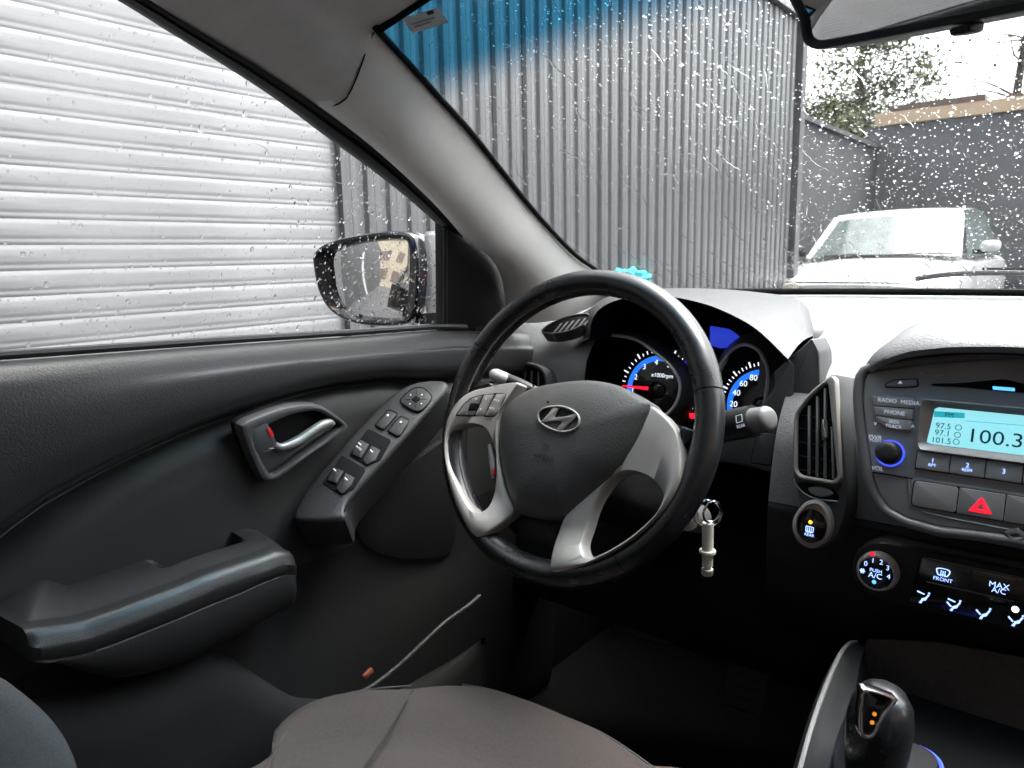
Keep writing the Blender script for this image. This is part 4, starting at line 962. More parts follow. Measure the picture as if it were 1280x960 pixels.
# emblem: oval ring with slanted letter
HP = .0245
eo = wpl.uvs(zI([(715, 320), (725, 285), (770, 250), (850, 236), (920, 238), (1000, 268), (1045, 310), (1057, 355), (1045, 405), (1000, 440), (930, 455), (850, 443), (770, 405), (725, 365)]), HP)
eo = crv(eo, 60)
tube('emblem_ring', [wpl.P(u, v, HP) for u, v in inset(ccw(eo), .0012)], .0014, SILV, pd, 8, True)
hl_ = wpl.uvs(zI([(735, 378), (770, 340), (815, 290), (845, 252), (893, 258), (870, 290), (850, 322), (862, 334), (910, 328), (965, 318), (1010, 302), (1034, 318), (1005, 352), (955, 395), (905, 440), (864, 440), (888, 408), (917, 374), (905, 360), (860, 360), (790, 370)]), HP)
plate('emblem', wpl, resample(hl_, 90), HP+.0010, .003, .0006, SILV, pd)
plate('emblem_backing', wpl, inset(ccw(eo), .0012), HP-.0012, .003, .0003, DARKP, pd)
u = np.array(wpl.uv(*zI([(765, 652)])[0], .0246)); text('AIRBAG', wpl, u, .0075, EMBOSS, pd, .0246, sx=1.1, rot=-.06)
u0 = np.array(wpl.uv(*zI([(790, 553)])[0], .0246))
for q in ([(-.004, .003), (-.001, .0005), (-.0014, 0), (-.0045, .0025)], [(-.001, .0008), (.004, .0006), (.004, 0), (-.001, .0002)], [(.0005, -.0015), (.004, -.002), (.004, -.0026), (.0005, -.0021)]):
    plate('seat_mark', wpl, np.array(q)+u0, .0248, .0004, 0, EMBOSS, pd)
for p_, h_ in (((682, 78), .0165), ((797, 208), .0228)):
    u1 = np.array(wpl.uv(*zI([p_])[0], h_)); plate('scuff', wpl, u1+np.array([(-.002, .001), (.0005, -.0018), (.0025, .0008), (.0008, .0014)]), h_+.0006, .001, 0, EMBOSS, pd)
# wheel buttons
def spad(name, q, dh, mat, n=40, r=.0015, th=.003):  # a pad lying on the curved spoke
    uv = []
    for p in zI(q):
        h = .01
        for _ in range(6): u, v = wpl.uv(*p, h); h = hsp(u, v)+dh
        uv.append((u, v))
    p = resample(ccw(rnd(np.array(uv), r)), n); pi_ = inset(p, .0007); c = pi_.mean(0)
    Vv = [wpl.P(u, v, hsp(u, v)+dh-th) for u, v in p]+[wpl.P(u, v, hsp(u, v)+dh-.0006) for u, v in p]+[wpl.P(u, v, hsp(u, v)+dh) for u, v in pi_]+[wpl.P(*(c+(q_-c)*.5), hsp(*(c+(q_-c)*.5))+dh+.0002) for q_ in pi_]+[wpl.P(*c, hsp(*c)+dh+.0003)]
    F = grid_faces(4, n, True)+[(3*n+j, 3*n+(j+1) % n, 4*n) for j in range(n)]
    return mk(name, Vv, F, mat, spl_)
spad('button_cluster', [(55, 318), (70, 290), (120, 222), (180, 170), (270, 145), (380, 135), (455, 138), (466, 150), (440, 215), (395, 300), (370, 325), (280, 327), (120, 322)], .0009, VOID, 70)
for q in ([(68, 312), (125, 228), (185, 178), (275, 152), (205, 316)], [(285, 152), (372, 145), (285, 318), (213, 316)], [(382, 143), (452, 143), (455, 155), (392, 292), (365, 320), (293, 318)]):
    spad('wheel_button', q, .0018, SILV if q[0][0] > 70 else BEZEL)
spad('rocker_roller', [(178, 215), (240, 218), (220, 275), (155, 275)], .0032, VOID)
for p_, s_ in (((225, 185), '+'), ((150, 298), '-'), ((302, 190), '^'), ((262, 262), 'v'), ((388, 195), 'MODE'), ((350, 258), 'MUTE')):
    pp_ = zI([p_])[0]; h = .01
    for _ in range(6): u, v = wpl.uv(*pp_, h); h = hsp(u, v)+.0024
    text(s_, wpl, (u, v), .0058 if len(s_) == 1 else .0034, PRINT, spl_, h, rot=-.06)
# side rocker inside the left opening
plate('side_button', wpl, rnd(wuv([(156, 515), (165, 512), (176, 560), (173, 608), (166, 612), (160, 560)], -.002), .001), .002, .01, .001, BEZEL, spl_)
plate('red_mark', wpl, rnd(wuv([(163, 582), (172, 580), (172, 596), (165, 598)], .002), .0005), .0028, .001, .0002, REDP, spl_)

# ================================================================== STALKS, KEY
def stalk(name, label, pts, rads, mat):
    t = thing(name, label, 'stalk', pts[0]); tube('arm', crv(pts, 30, False), np.interp(np.linspace(0, 1, 30), np.linspace(0, 1, len(rads)), rads), mat, t, 16); return t
ws_a = [on(px, py, 1, y) for px, py, y in ((868, 548, .80), (890, 540, .775), (912, 532, .765), (943, 526, .755))]
wst = stalk('wiper_stalk', 'black wiper stalk with grey tip beside the speedometer', ws_a, [.007, .011, .0165, .0175, .017], DARKP)
tip = [on(px, py, 1, y) for px, py, y in ((942, 526, .755), (948, 525.5, .753), (958, 524, .75), (964, 523, .748))]
tube('tip', crv(tip, 20, False), np.r_[np.full(15, .0140), .0137, .0131, .0122, .0105, .007], TRIM, wst, 18)
axs = unit(ws_a[-1]-ws_a[1]); tp = Pl(on(926, 524, 1, .742), axs, np.cross(unit(CAM-ws_a[-1]), axs))
text('REAR', tp, (0, -.007), .005, PRINT, wst, .003); frame('wiper_mark', tp, np.array([(-.005, -.003), (.004, -.003), (.006, .005), (-.003, .005)]), np.array([(-.0042, -.0022), (.0034, -.0022), (.0052, .0042), (-.0024, .0042)]), .003, .0004, .00005, PRINT, wst, 24)
tst = stalk('turn_signal_stalk', 'turn signal stalk with pale tip poking out past the wheel rim', [on(px, py, 1, y) for px, py, y in ((700, 505, .80), (660, 486, .785), (640, 477, .78), (632, 474, .778))], [.006, .008, .009, .009], DARKP)
tube('tip', crv([on(px, py, 1, y) for px, py, y in ((636, 476, .779), (626, 472, .776), (617, 468, .774), (613, 467, .773))], 12, False), np.r_[np.full(9, .0095), .0085, .007, .004], M('pale_grey_plastic', (.30, .30, .295), .45), tst, 14)
ky = thing('ignition_key', 'chrome key ring hanging from the ignition lock', 'key', on(884, 650, 1, .80))
ko = on(872, 648, 1, .815)
tube('lock_barrel', [ko, ko+V3(0, -.03, .01)], [.018, .016], TRIM, ky, 20)
tube('key_bow', [ko+V3(0, -.028, .009), ko+V3(.004, -.05, .014), ko+V3(.008, -.062, .012)], [.005, .008, .006], CHROME, ky, 10)
kr = Pl(on(884, 642, 1, .752), V3(.9, .4, 0), V3(.1, .1, 1))
tube('ring', [kr.P(.0155*math.cos(a), .0155*math.sin(a)) for a in np.linspace(0, 2*math.pi, 40, endpoint=False)], .0012, CHROME, ky, 8, True)
kr2 = Pl(on(890, 640, 1, .748), V3(.5, .8, 0), V3(.2, .0, 1))
tube('ring', [kr2.P(.011*math.cos(a), .013*math.sin(a)) for a in np.linspace(0, 2*math.pi, 36, endpoint=False)], .0014, CHROME, ky, 8, True)
ka, kb_ = on(885, 652, 1, .750), on(884, 719, 1, .750); L = kb_-ka
kt = thing('key_tag', 'ivory plastic rod tag dangling from the key ring', 'key tag', kb_)
pr_ = [(0, .0040), (.02, .0062), (.05, .0064), (.50, .0064), (.52, .0066), (.53, .0092), (.58, .0092), (.59, .0066), (.62, .0062), (.82, .0060), (.83, .0040), (.87, .0040), (.88, .0066), (.97, .0066), (1., .0050)]
tube('rod', [ka+L*t for t, _ in pr_], [r for _, r in pr_], WHITEP, kt, 18)

# ================================================================== CENTRE STACK: vent, radio, climate
vpl = Pl(on(1020, 560, 1, .835), V3(1, -.10, 0), V3(0, .20, 1))
av = thing('air_vent', 'tall tapered air vent with satin frame left of the radio', 'air vent', on(1020, 610, 1, .84))
def vu(pts, h=0.): return vpl.uvs(zD(pts), h)
fo_ = crv(vu([(640, 88), (655, 100), (668, 200), (685, 340), (697, 470), (702, 560), (694, 640), (668, 720), (630, 768), (560, 785), (508, 760), (486, 705), (490, 650), (505, 610), (498, 560), (484, 520), (480, 400), (484, 290), (500, 245), (560, 165), (610, 108)], .004), 110)
plate('surround', vpl, fo_, .004, .06, .004, DASHD, av)
op = rnd(vu([(630, 118), (668, 500), (650, 515), (520, 492), (503, 470), (506, 250), (560, 180)], .006), .006)
plate('duct', vpl, op, .0055, .002, .0002, VOID, av)
fr_o = rnd(vu([(641, 92), (657, 108), (680, 515), (655, 530), (510, 506), (490, 480), (490, 245), (555, 160)], .008), .008)
frame('frame', vpl, fr_o, op, .012, .012, .0022, SILV, av, 80)
for x0, x1, y0, y1 in ((547, 549, 490, 215), (579, 582, 498, 178), (611, 613, 505, 145), (646, 640, 508, 300)):
    a, b = np.array(vpl.uv(*zD([(x0, y0)])[0], .009)), np.array(vpl.uv(*zD([(x1, y1)])[0], .009)); n2 = np.array([.0011, 0])
    plate('vane', vpl, np.array([a-n2, a+n2, b+n2, b-n2]), .0105, .006, .0004, BEZEL, av)
for k in range(5):
    y_ = 250+k*55; a, b = np.array(vpl.uv(*zD([(508, y_)])[0], .007)), np.array(vpl.uv(*zD([(655, y_+25)])[0], .007)); n2 = np.array([0, .0007])
    plate('cross_vane', vpl, np.array([a-n2, b-n2, b+n2, a+n2]), .0075, .002, .0002, DARKP, av)
tb = vu([(598, 268), (618, 266), (622, 345), (610, 356), (596, 350)], .014)
plate('slide_tab', vpl, rnd(tb, .002), .0155, .006, .002, CHROME, av)
wl = vu([(500, 520), (520, 560), (560, 582), (665, 598), (668, 575), (640, 545), (540, 522)], .005)
plate('wheel_slot', vpl, rnd(wl, .003), .0048, .003, .0004, VOID, av)
plate('thumb_wheel', vpl, crv(vu([(545, 545), (590, 538), (640, 555), (640, 572), (600, 580), (560, 568)], .007), 30), .0085, .006, .002, BEZEL, av)
ln = [vpl.P(*vpl.uv(*p, .006), .0055) for p in zD([(486, 505), (500, 540), (560, 582), (662, 598)])]
tube('trim_line', crv(ln, 24, False), .0009, BEZEL, av, 6)
rc_, ri = vpl.uv(*zD([(566, 690)])[0], .006), vpl.uv(*zD([(553, 695)])[0], .012)
ro = crv(vu([(500, 640), (540, 598), (590, 592), (630, 630), (645, 690), (630, 745), (595, 772), (540, 775), (500, 745), (488, 695)], .008), 60)
rin = crv(vu([(498, 670), (520, 640), (560, 632), (595, 652), (612, 690), (608, 730), (585, 762), (550, 770), (515, 750), (496, 712)], .010), 60)
frame('button_ring', vpl, ro, rin, .012, .012, .004, SILV, av, 60, hin=.009)
rb = pillow('rear_defrost_button', vpl, inset(ccw(rin), .0006), .007, .010, GLOSSB, av, .01)
pillow('indicator', vpl, disc2(vpl.uv(*zD([(553, 681)])[0], .0105), .0022, 14), .0102, .0108, ORL, rb, .001)
c = vpl.uv(*zD([(550, 710)])[0], .0105); frame('symbol', vpl, rnd(np.array([(-.0045, -.003), (.0045, -.003), (.0045, .0035), (-.0045, .0035)])+c, .001), rnd(np.array([(-.0037, -.0022), (.0037, -.0022), (.0037, .0027), (-.0037, .0027)])+c, .0008), .0107, .0003, .00005, PRINTB, rb, 24)
for k in (-1, 0, 1): plate('symbol_bar', vpl, np.array([(k*.002-.0004, -.004), (k*.002+.0004, -.004), (k*.002+.0004, .002), (k*.002-.0004, .002)])+c, .0108, .0003, 0, PRINTB, rb)
text('REAR', vpl, vpl.uv(*zD([(549, 732)])[0], .0105), .0045, PRINTB, rb, .0108)

RPL = Pl(on(1180, 560, 1, .80), V3(1, 0, 0), V3(0, .30, 1))
def ru(pts, h=0.): return RPL.uvs(zE(pts), h)
rd = thing('car_radio', 'grey car radio with glowing cyan display showing 100.3', 'radio', on(1180, 650, 1, .80))
# symmetric fascia: the left half is traced, the right half mirrored about the car's middle
MID = RPL.uv(1283, 560)[0]
def mir(p): p = np.asarray(p); q = p.copy(); q[:, 0] = 2*MID-q[:, 0]; return q[::-1]
lf = ru([(960, 1010), (700, 975), (500, 955), (320, 905), (220, 850), (170, 780), (135, 680), (110, 540), (88, 380), (78, 240), (85, 150), (110, 108), (270, 85), (480, 60), (700, 42), (960, 28)])
fas = np.vstack([lf, mir(lf)]); fas = resample(fas, 150)
plate('fascia', RPL, fas, 0, .05, .003, PANEL, rd)
tube('fascia_edge', [RPL.P(u, v, -.001) for u, v in inset(ccw(fas), -.0045)], .0050, TRIM, rd, 10, True)
# hood over the radio
hfp = ru([(104, 106), (190, 70), (330, 25), (480, 8), (640, 0), (960, 5)], .0)
hfr = np.vstack([hfp, mir(hfp)[1:]])
fr3 = [RPL.P(u, v, .028*math.sin(math.pi*min(1, max(0, (i)/(len(hfr)-1))))**.5) for i, (u, v) in enumerate(hfr)]
fr3 = crv(fr3, 50, False)
ob_ = [on(px, py, 1, y) for px, py, y in ((1078, 470, .835), (1090, 448, .845), (1120, 420, .87), (1150, 402, .89), (1190, 395, .905), (1283, 391, .915))]
mx = ob_[-1][0]; ob_ = ob_+[V3(2*mx-p[0], p[1], p[2]) for p in ob_[-2::-1]]; ob_ = crv(ob_, 50, False)
loft('hood', [[a+V3(0, .004, -.006), a, a*.97+b*.03+V3(0, 0, .003), a*.7+b*.3+V3(0, 0, .010), a*.4+b*.6+V3(0, 0, .008), b, b+V3(0, .035, -.025)] for a, b in zip(fr3, ob_)], DASHT, rd, angle=60)
loft('hood_lining', [[a+V3(0, .004, -.006), a*.5+RPL.P(u, v, .002)*.5+V3(0, 0, -.002), RPL.P(u, v-.004, -.004)] for a, (u, v) in zip(fr3, crv(hfr, 50, False))], VOID, rd, angle=60)
# eject, cd slot, bluetooth print
ej = ru([(198, 188), (215, 170), (255, 155), (375, 148), (380, 185), (300, 190)], .001)
e_ = plate('eject_button', RPL, rnd(ej, .002), .0022, .004, .001, PANEL, rd)
frame('gap', RPL, inset(ccw(rnd(ej, .002)), -.001), rnd(ej, .002), .0006, .002, .0002, VOID, e_, 40)
c = RPL.uv(*zE([(285, 166)])[0], .0024); plate('eject_mark', RPL, np.array([(-.0024, -.0012), (.0024, -.0012), (0, .0018)])+c, .0024, .0003, 0, PRINT, e_)
cdl = plate('disc_slot', RPL, crv(ru([(465, 172), (620, 168), (760, 155), (860, 150), (950, 170), (1080, 185), (1080, 215), (950, 222), (780, 208), (620, 192), (470, 184)], .001), 60), .0010, .003, .0003, VOID, rd)
plate('slot_light', RPL, rnd(ru([(788, 186), (910, 196), (910, 214), (790, 204)], .002), .0004), .0018, .001, .0002, CYANL, cdl)
text('Bluetooth', RPL, RPL.uv(*zE([(452, 124)])[0], .0005), .0052, PRINTG, rd, .0005); frame('bluetooth_mark', RPL, disc2(RPL.uv(*zE([(404, 121)])[0], .0005), .0022, 16), disc2(RPL.uv(*zE([(404, 121)])[0], .0005), .0014, 16), .0007, .0004, .00005, PRINTG, rd, 24)
# light frame line, button block
sb = ru([(112, 240), (120, 228), (160, 228), (360, 240), (372, 252), (350, 430), (340, 442), (270, 435), (190, 412), (145, 375), (120, 300)], .001)
plate('button_surround', RPL, rnd(sb, .004), .0010, .003, .0004, BEZEL, rd)
for q, tx in (([(132, 240), (355, 250), (362, 262), (358, 308), (140, 292)], 'RADIO  MEDIA'), ([(140, 296), (357, 312), (352, 372), (148, 345)], 'PHONE'), ([(148, 350), (351, 376), (345, 430), (270, 425), (195, 402), (160, 378)], 'SEEK\nTRACK')):
    b = plate('source_button', RPL, rnd(ru(q, .003), .0015), .0036, .004, .0010, BTN, rd)
    c = np.mean(ru(q, .004), 0); text(tx, RPL, c+np.array([.001, 0]), .0058 if '\n' not in tx else .0048, PRINT, b, .0038)
    if '\n' in tx:
        for sx_ in (-1, 1): text('v' if sx_ < 0 else '^', RPL, c+np.array([sx_*.017+.001, -.001]), .007, PRINT, b, .0038)
# volume knob
kc = np.array(RPL.uv(*zE([(222, 545)])[0], .010)); kR = abs(RPL.uv(*zE([(290, 545)])[0], .010)[0]-kc[0])
gc = np.array(RPL.uv(*zE([(228, 552)])[0], .001)); kn = thing
plate('knob_glow_ring', RPL, disc2(gc, kR*1.22, 48), .0016, .002, .0004, BLUER, rd)
plate('knob_seat', RPL, disc2(gc, kR*1.06, 48), .0022, .002, .0003, VOID, rd)
kpl = Pl(RPL.P(*gc, 0), RPL.U, RPL.V)
vk = pillow('volume_knob', kpl, disc2((0, 0), kR*.98, 48), .016, .019, BLACK, rd, .0158, 8, 4)
for s_, p_, z_ in (('PWR', (148, 466), .0058), ('PUSH', (148, 483), .0044), ('VOL', (160, 636), .0058)): text(s_, RPL, RPL.uv(*zE([p_])[0], .0005), z_, PRINT, rd, .0006)
# display: sunk screen in a bevelled bezel
d_o = ru([(405, 262), (420, 250), (960, 300), (1200, 330), (1200, 640), (960, 600), (380, 535), (385, 500)], .002); d_i = ru([(478, 298), (960, 342), (1130, 358), (1130, 600), (955, 562), (430, 500)], -.004)
rx = 2*MID-d_o[0][0]
d_o = np.array([RPL.uv(*zE([(400, 255)])[0], .002), (2*MID-RPL.uv(*zE([(400, 255)])[0])[0], RPL.uv(*zE([(400, 255)])[0], .002)[1]), (2*MID-RPL.uv(*zE([(378, 536)])[0])[0], RPL.uv(*zE([(378, 536)])[0])[1]), RPL.uv(*zE([(378, 536)])[0], .002)])
a_, b_ = np.array(RPL.uv(*zE([(476, 300)])[0], .0008)), np.array(RPL.uv(*zE([(428, 498)])[0], .0008))
d_i = np.array([a_, (2*MID-a_[0], a_[1]), (2*MID-b_[0], b_[1]), b_])
plate('screen_bezel', RPL, rnd(d_o, .005), .0006, .003, .0004, DARKP, rd)
frame('screen_frame', RPL, rnd(d_o, .005), rnd(d_i, .001), .007, .007, .0010, BEZEL, rd, 80, hin=.0018)
scn = plate('screen', RPL, rnd(d_i, .001), .0009, .001, .0001, LCD, rd)
hs_ = .0013
q = ru([(470, 322), (636, 332), (636, 362), (468, 354)], hs_); plate('tab', RPL, q, hs_, .0003, 0, LCDB, scn)
text('FM', RPL, RPL.uv(*zE([(552, 345)])[0], hs_), .0062, LCDT, scn, hs_+.0003)
text('100.3', RPL, RPL.uv(*zE([(800, 473)])[0], hs_), .0185, LCDT, scn, hs_, sx=1.12)
for s_, p_ in (('97.5', (520, 405)), ('97.1', (515, 443)), ('101.5', (508, 484))): text(s_, RPL, RPL.uv(*zE([p_])[0], hs_), .0078, LCDT, scn, hs_)
for p_ in ((602, 412), (597, 452), (590, 490)): frame('preset_mark', RPL, disc2(RPL.uv(*zE([p_])[0], hs_), .0028, 20), disc2(RPL.uv(*zE([p_])[0], hs_), .0022, 20), hs_, .0002, .00003, LCDT, scn, 24)
q = ru([(640, 374), (1000, 402), (1000, 405), (640, 377)], hs_); plate('rule', RPL, q, hs_, .0002, 0, LCDB, scn)
# preset buttons
pv0, pv1 = RPL.uv(*zE([(378, 540)])[0], .003), RPL.uv(*zE([(372, 634)])[0], .003); pw = (MID-pv0[0])/3
plate('preset_strip', RPL, np.array([(pv0[0]-.0008, pv0[1]+.0008), (2*MID-pv0[0]+.0008, pv0[1]+.0008), (2*MID-pv0[0]+.0008, pv1[1]-.0008), (pv0[0]-.0008, pv1[1]-.0008)]), .0008, .002, .0002, VOID, rd)
for k, tx in enumerate(('1\nRPT', '2\nRDM', '3', '4', '5', '6')):
    x0, x1 = pv0[0]+pw*k+.0004, pv0[0]+pw*(k+1)-.0004
    b = plate('preset_button', RPL, rnd(np.array([(x0, pv1[1]), (x1, pv1[1]), (x1, pv0[1]), (x0, pv0[1])]), .001), .0042, .004, .0009, PANEL, rd)
    for j, t_ in enumerate(tx.split('\n')): text(t_, RPL, ((x0+x1)/2, (pv0[1]+pv1[1])/2-(.0045*j)+.001*(len(tx) > 1)), .0062 if j == 0 else .0040, PRINTB, b, .0044)
# hazard row
hz0, hz1 = RPL.uv(*zE([(362, 700)])[0], .002), RPL.uv(*zE([(585, 880)])[0], .002)
hx = [hz0[0], RPL.uv(*zE([(605, 760)])[0], .002)[0], RPL.uv(*zE([(862, 800)])[0], .002)[0]]; hx += [2*MID-hx[1], 2*MID-hx[0]]
hv1, hv0 = hz0[1], RPL.uv(*zE([(600, 880)])[0], .002)[1]
plate('switch_row', RPL, rnd(np.array([(hx[0]-.003, hv0-.003), (hx[-1]+.003, hv0-.003), (hx[-1]+.003, hv1+.003), (hx[0]-.003, hv1+.003)]), .006), .0016, .003, .0006, BEZEL, rd)
plate('switch_row_gap', RPL, rnd(np.array([(hx[0]-.0008, hv0-.0008), (hx[-1]+.0008, hv0-.0008), (hx[-1]+.0008, hv1+.0008), (hx[0]-.0008, hv1+.0008)]), .005), .0019, .001, .0001, VOID, rd)
for k in range(4):
    if k == 2: x0, x1 = hx[2], hx[3]
    else: x0, x1 = hx[k], hx[k+1]
    if x1 < x0: x0, x1 = x1, x0
    pts = np.array([(x0+.0004, hv0), (x1-.0004, hv0), (x1-.0004, hv1), (x0+.0004, hv1)])
    nm = 'hazard_button' if k == 1 else 'blank_switch'
    b = plate(nm, RPL, rnd(pts, .004 if k in (0, 3) else .0012), .0040, .003, .0009, PANEL, rd)
    if k == 1:
        c = np.array(RPL.uv(*zE([(725, 842)])[0], .0042)); tri = np.array([(-.0095, -.006), (.0095, -.006), (0, .009)])
        frame('warning_triangle', RPL, resample(tri+c, 36), resample(tri*.36+c+np.array([0, -.0004]), 36), .0044, .0004, .00005, REDL, b, 36)
# thin copper-grey line under the radio
tube('fascia_line', [RPL.P(u, v, .0008) for u, v in ru([(330, 692), (335, 780), (360, 840), (420, 875), (560, 908), (960, 985)])], .0011, BEZEL, rd, 6)
tube('fascia_gap', [RPL.P(u, v, .0004) for u, v in ru([(135, 655), (360, 692), (600, 725), (960, 775)])], .0006, VOID, rd, 6)

# ---- climate panel
KPL = Pl(on(1180, 720, 1, .805), V3(1, 0, 0), V3(0, .12, 1))
def ku(pts, h=0.): return KPL.uvs(zF(pts), h)
cl = thing('climate_panel', 'black climate control panel with blue lit symbols below the radio', 'climate control', on(1180, 780, 1, .82))
MIDK = KPL.uv(1290, 720)[0]
def mirk(p): p = np.asarray(p); q = p.copy(); q[:, 0] = 2*MIDK-q[:, 0]; return q[::-1]
lf = ku([(1330, 870), (520, 520), (330, 480), (200, 420), (140, 330), (135, 230), (175, 140), (260, 98), (360, 98), (560, 135), (1330, 290)])
lf = ku([(900, 620), (520, 540), (330, 478), (200, 425), (140, 330), (135, 230), (175, 140), (260, 98), (360, 98), (560, 135), (900, 205)])
plate('fascia', KPL, resample(crv(np.vstack([lf, mirk(lf)]), 120), 120), 0, .05, .005, DARKP, cl)
pq_ = ku([(512, 500), (585, 192), (900, 252), (900, 598)], .002)
pq_ = np.array([pq_[0], pq_[1], (2*MIDK-pq_[1][0], pq_[1][1]), (2*MIDK-pq_[0][0], pq_[0][1])])
plate('button_panel', KPL, rnd(pq_, .006), .0022, .004, .0006, GLOSSB, cl)
def kl(a, b, r, m): tube('panel_line', [KPL.P(*KPL.uv(*zF([a])[0], .0024), .0024), KPL.P(*KPL.uv(*zF([b])[0], .0024), .0024)], r, m, cl, 6)
kl((610, 196), (1290, 338), .0004, BEZEL); kl((632, 358), (1212, 490), .0006, TRIM); kl((930, 268), (920, 415), .0003, DARKP)
kcn = np.array(KPL.uv(*zF([(292, 300)])[0], .012)); kRn = abs(KPL.uv(*zF([(412, 318)])[0], .012)[0]-kcn[0])
kb0 = np.array(KPL.uv(*zF([(318, 285)])[0], .002))
knp = Pl(KPL.P(*kcn, .012), KPL.U, KPL.V)
rows = []
for h_, k in ((-.012, 1.22), (-.008, 1.22), (-.0075, 1.17), (-.004, 1.17), (-.0035, 1.12), (-.001, 1.12), (0, 1.09), (.0004, 1.02), (0, .98)):
    rows.append([knp.P(u*1., v, h_) for u, v in disc2((0, 0), kRn*k, 56)])
fk = loft('fan_knob', rows, SILV, cl, wrap=True, angle=30); fk['label'] = 'round fan knob with satin ring and lit numbers'
pillow('knob_face', knp, disc2((0, 0), kRn*1.0, 56), -.001, .0008, GLOSSB, fk, .004)
def kt_(s_, p_, z_, m=PRINTB): text(s_, KPL, np.array(KPL.uv(*zF([p_])[0], .0132)), z_, m, fk, .0132)
for s_, p_ in (('0', (225, 238)), ('1', (273, 218)), ('2', (328, 230)), ('3', (372, 268)), ('4', (377, 326))): kt_(s_, p_, .0072)
kt_('PUSH', (292, 286), .0050); kt_('A/C', (288, 320), .0080)
plate('lamp', KPL, disc2(KPL.uv(*zF([(280, 360)])[0], .0132), .0021, 16), .0133, .0004, 0, CYANL, fk)
plate('pointer', KPL, disc2(KPL.uv(*zF([(268, 174)])[0], .0128), .0022, 12), .0130, .0006, 0, REDL, fk)
c = np.array(KPL.uv(*zF([(202, 285)])[0], .0132))
for k in range(3):
    a = k*math.pi/3; d = np.array([math.cos(a), math.sin(a)])*.0026; n2 = np.array([-d[1], d[0]])*.25
    plate('fan_mark', KPL, np.array([c-d-n2, c+d-n2, c+d+n2, c-d+n2]), .0133+k*.0001, .0003, 0, PRINTB, fk)
# panel symbols
def ksym(parts, nm, at):
    for q in parts: plate(nm, KPL, rnd(np.array(q)*.0075+np.array(KPL.uv(*zF([at])[0], .0025)), .0003), .0026, .0003, 0, PRINTB, cl)
def person(at, face, feet):
    P = [[(-.05, -.55), (.45, -.35), (.62, .1), (.85, .45), (.65, .55), (.38, .05), (-.1, -.25)], [(.62, .6), (.85, .6), (.9, .8), (.65, .8)], [(-.35, -.85), (-.05, -.9), (.1, -.5), (-.1, -.4)]]
    if face: P.append([(-.7, .55), (.2, .35), (.25, .5), (-.65, .75)])
    if feet: P.append([(-.8, .1), (-.25, -.4), (-.15, -.25), (-.7, .3)])
    ksym(P, 'airflow_symbol', at)
person((602, 460), True, False); person((808, 512), True, True); person((1005, 565), False, True); person((1222, 612), False, True)
plate('lamp', KPL, disc2(KPL.uv(*zF([(1222, 543)])[0], .0026), .0030, 20), .0028, .0004, 0, M('lit_indicator', (.7, .8, 1), .4, emit=(.7, .85, 1), estr=.5), cl)
c = np.array(KPL.uv(*zF([(740, 300)])[0], .0025))
frame('front_defrost_symbol', KPL, crv(np.array([(-.0062, .0032), (0, .0048), (.0062, .0032), (.0042, -.003), (0, -.0022), (-.0042, -.003)])+c, 40), crv(np.array([(-.005, .0026), (0, .0040), (.005, .0026), (.0034, -.0022), (0, -.0014), (-.0034, -.0022)])+c, 40), .0026, .0003, .00004, PRINTB, cl, 40)
for k in (-1, 0, 1): plate('front_defrost_symbol', KPL, np.array([(k*.0018-.0004, -.0036), (k*.0018+.0004, -.0036), (k*.0018+.0004, .0022), (k*.0018-.0004, .0022)])+c, .0027, .0003, 0, PRINTB, cl)
text('FRONT', KPL, KPL.uv(*zF([(738, 345)])[0], .0025), .0052, PRINTB, cl, .0027)
text('MAX', KPL, KPL.uv(*zF([(1114, 385)])[0], .0025), .0078, PRINTB, cl, .0027); text('A/C', KPL, KPL.uv(*zF([(1112, 420)])[0], .0025), .0072, PRINTB, cl, .0027)

# ================================================================== CONSOLE, GEAR LEVER
cc_ = thing('centre_console', 'dark centre console with open tray in front of the gear lever', 'console', (0, .6, .5))
xr = on(1100, 830, 1, .80)
# tray: floor, back wall and the raised rails
bkp = Pl(on(1180, 850, 1, .82), V3(1, 0, 0), V3(0, .35, 1))
plate('tray_back', bkp, rnd(bkp.uvs(zJ([(320, 560), (330, 530), (560, 540), (900, 600), (900, 900), (500, 720), (322, 690)])), .004), 0, .01, .001, TRAY, cc_)
tf = [on(*p, 2, .93) for p in zJ([(300, 620), (900, 760), (1000, 1500), (200, 1300)])]
mk('tray_floor', [(-.085, .20, .835), (.30, .20, .835), (.30, .86, .835), (-.10, .86, .835)], [(0, 1, 2, 3)], VOID, cc_, False)
r_o = [on(px, py, 1, y) for (px, py), y in zip(zJ([(290, 545), (265, 550), (235, 575), (200, 640), (160, 740), (125, 850), (95, 960), (60, 1080)]), (.815, .79, .75, .70, .64, .58, .53, .47))]
r_i = [on(px, py, 1, y)+V3(.0, 0, -.0) for (px, py), y in zip(zJ([(322, 560), (320, 565), (305, 620), (290, 700), (255, 790), (225, 870), (205, 960), (180, 1080)]), (.815, .79, .75, .70, .64, .58, .53, .47))]
r_o, r_i = crv(r_o, 40, False), crv(r_i, 40, False)
loft('side_rail', [[a+V3(-.03, 0, -.20), a+V3(-.012, 0, -.05), a+V3(-.004, 0, -.010), a, a*.8+b*.2+V3(0, 0, .003), a*.4+b*.6+V3(0, 0, .001), b, b+V3(.004, 0, -.03), b+V3(.006, 0, -.10)] for a, b in zip(r_o, r_i)], DARKP, cc_, angle=50)
tube('rail_edge', [a*.86+b*.14+V3(0, 0, .0026) for a, b in zip(r_o, r_i)], .0022, BEZEL, cc_, 8)
MB().box((.03, .50, .60), (.22, .62, .44)).done('console_body', DARKP, cc_, False)
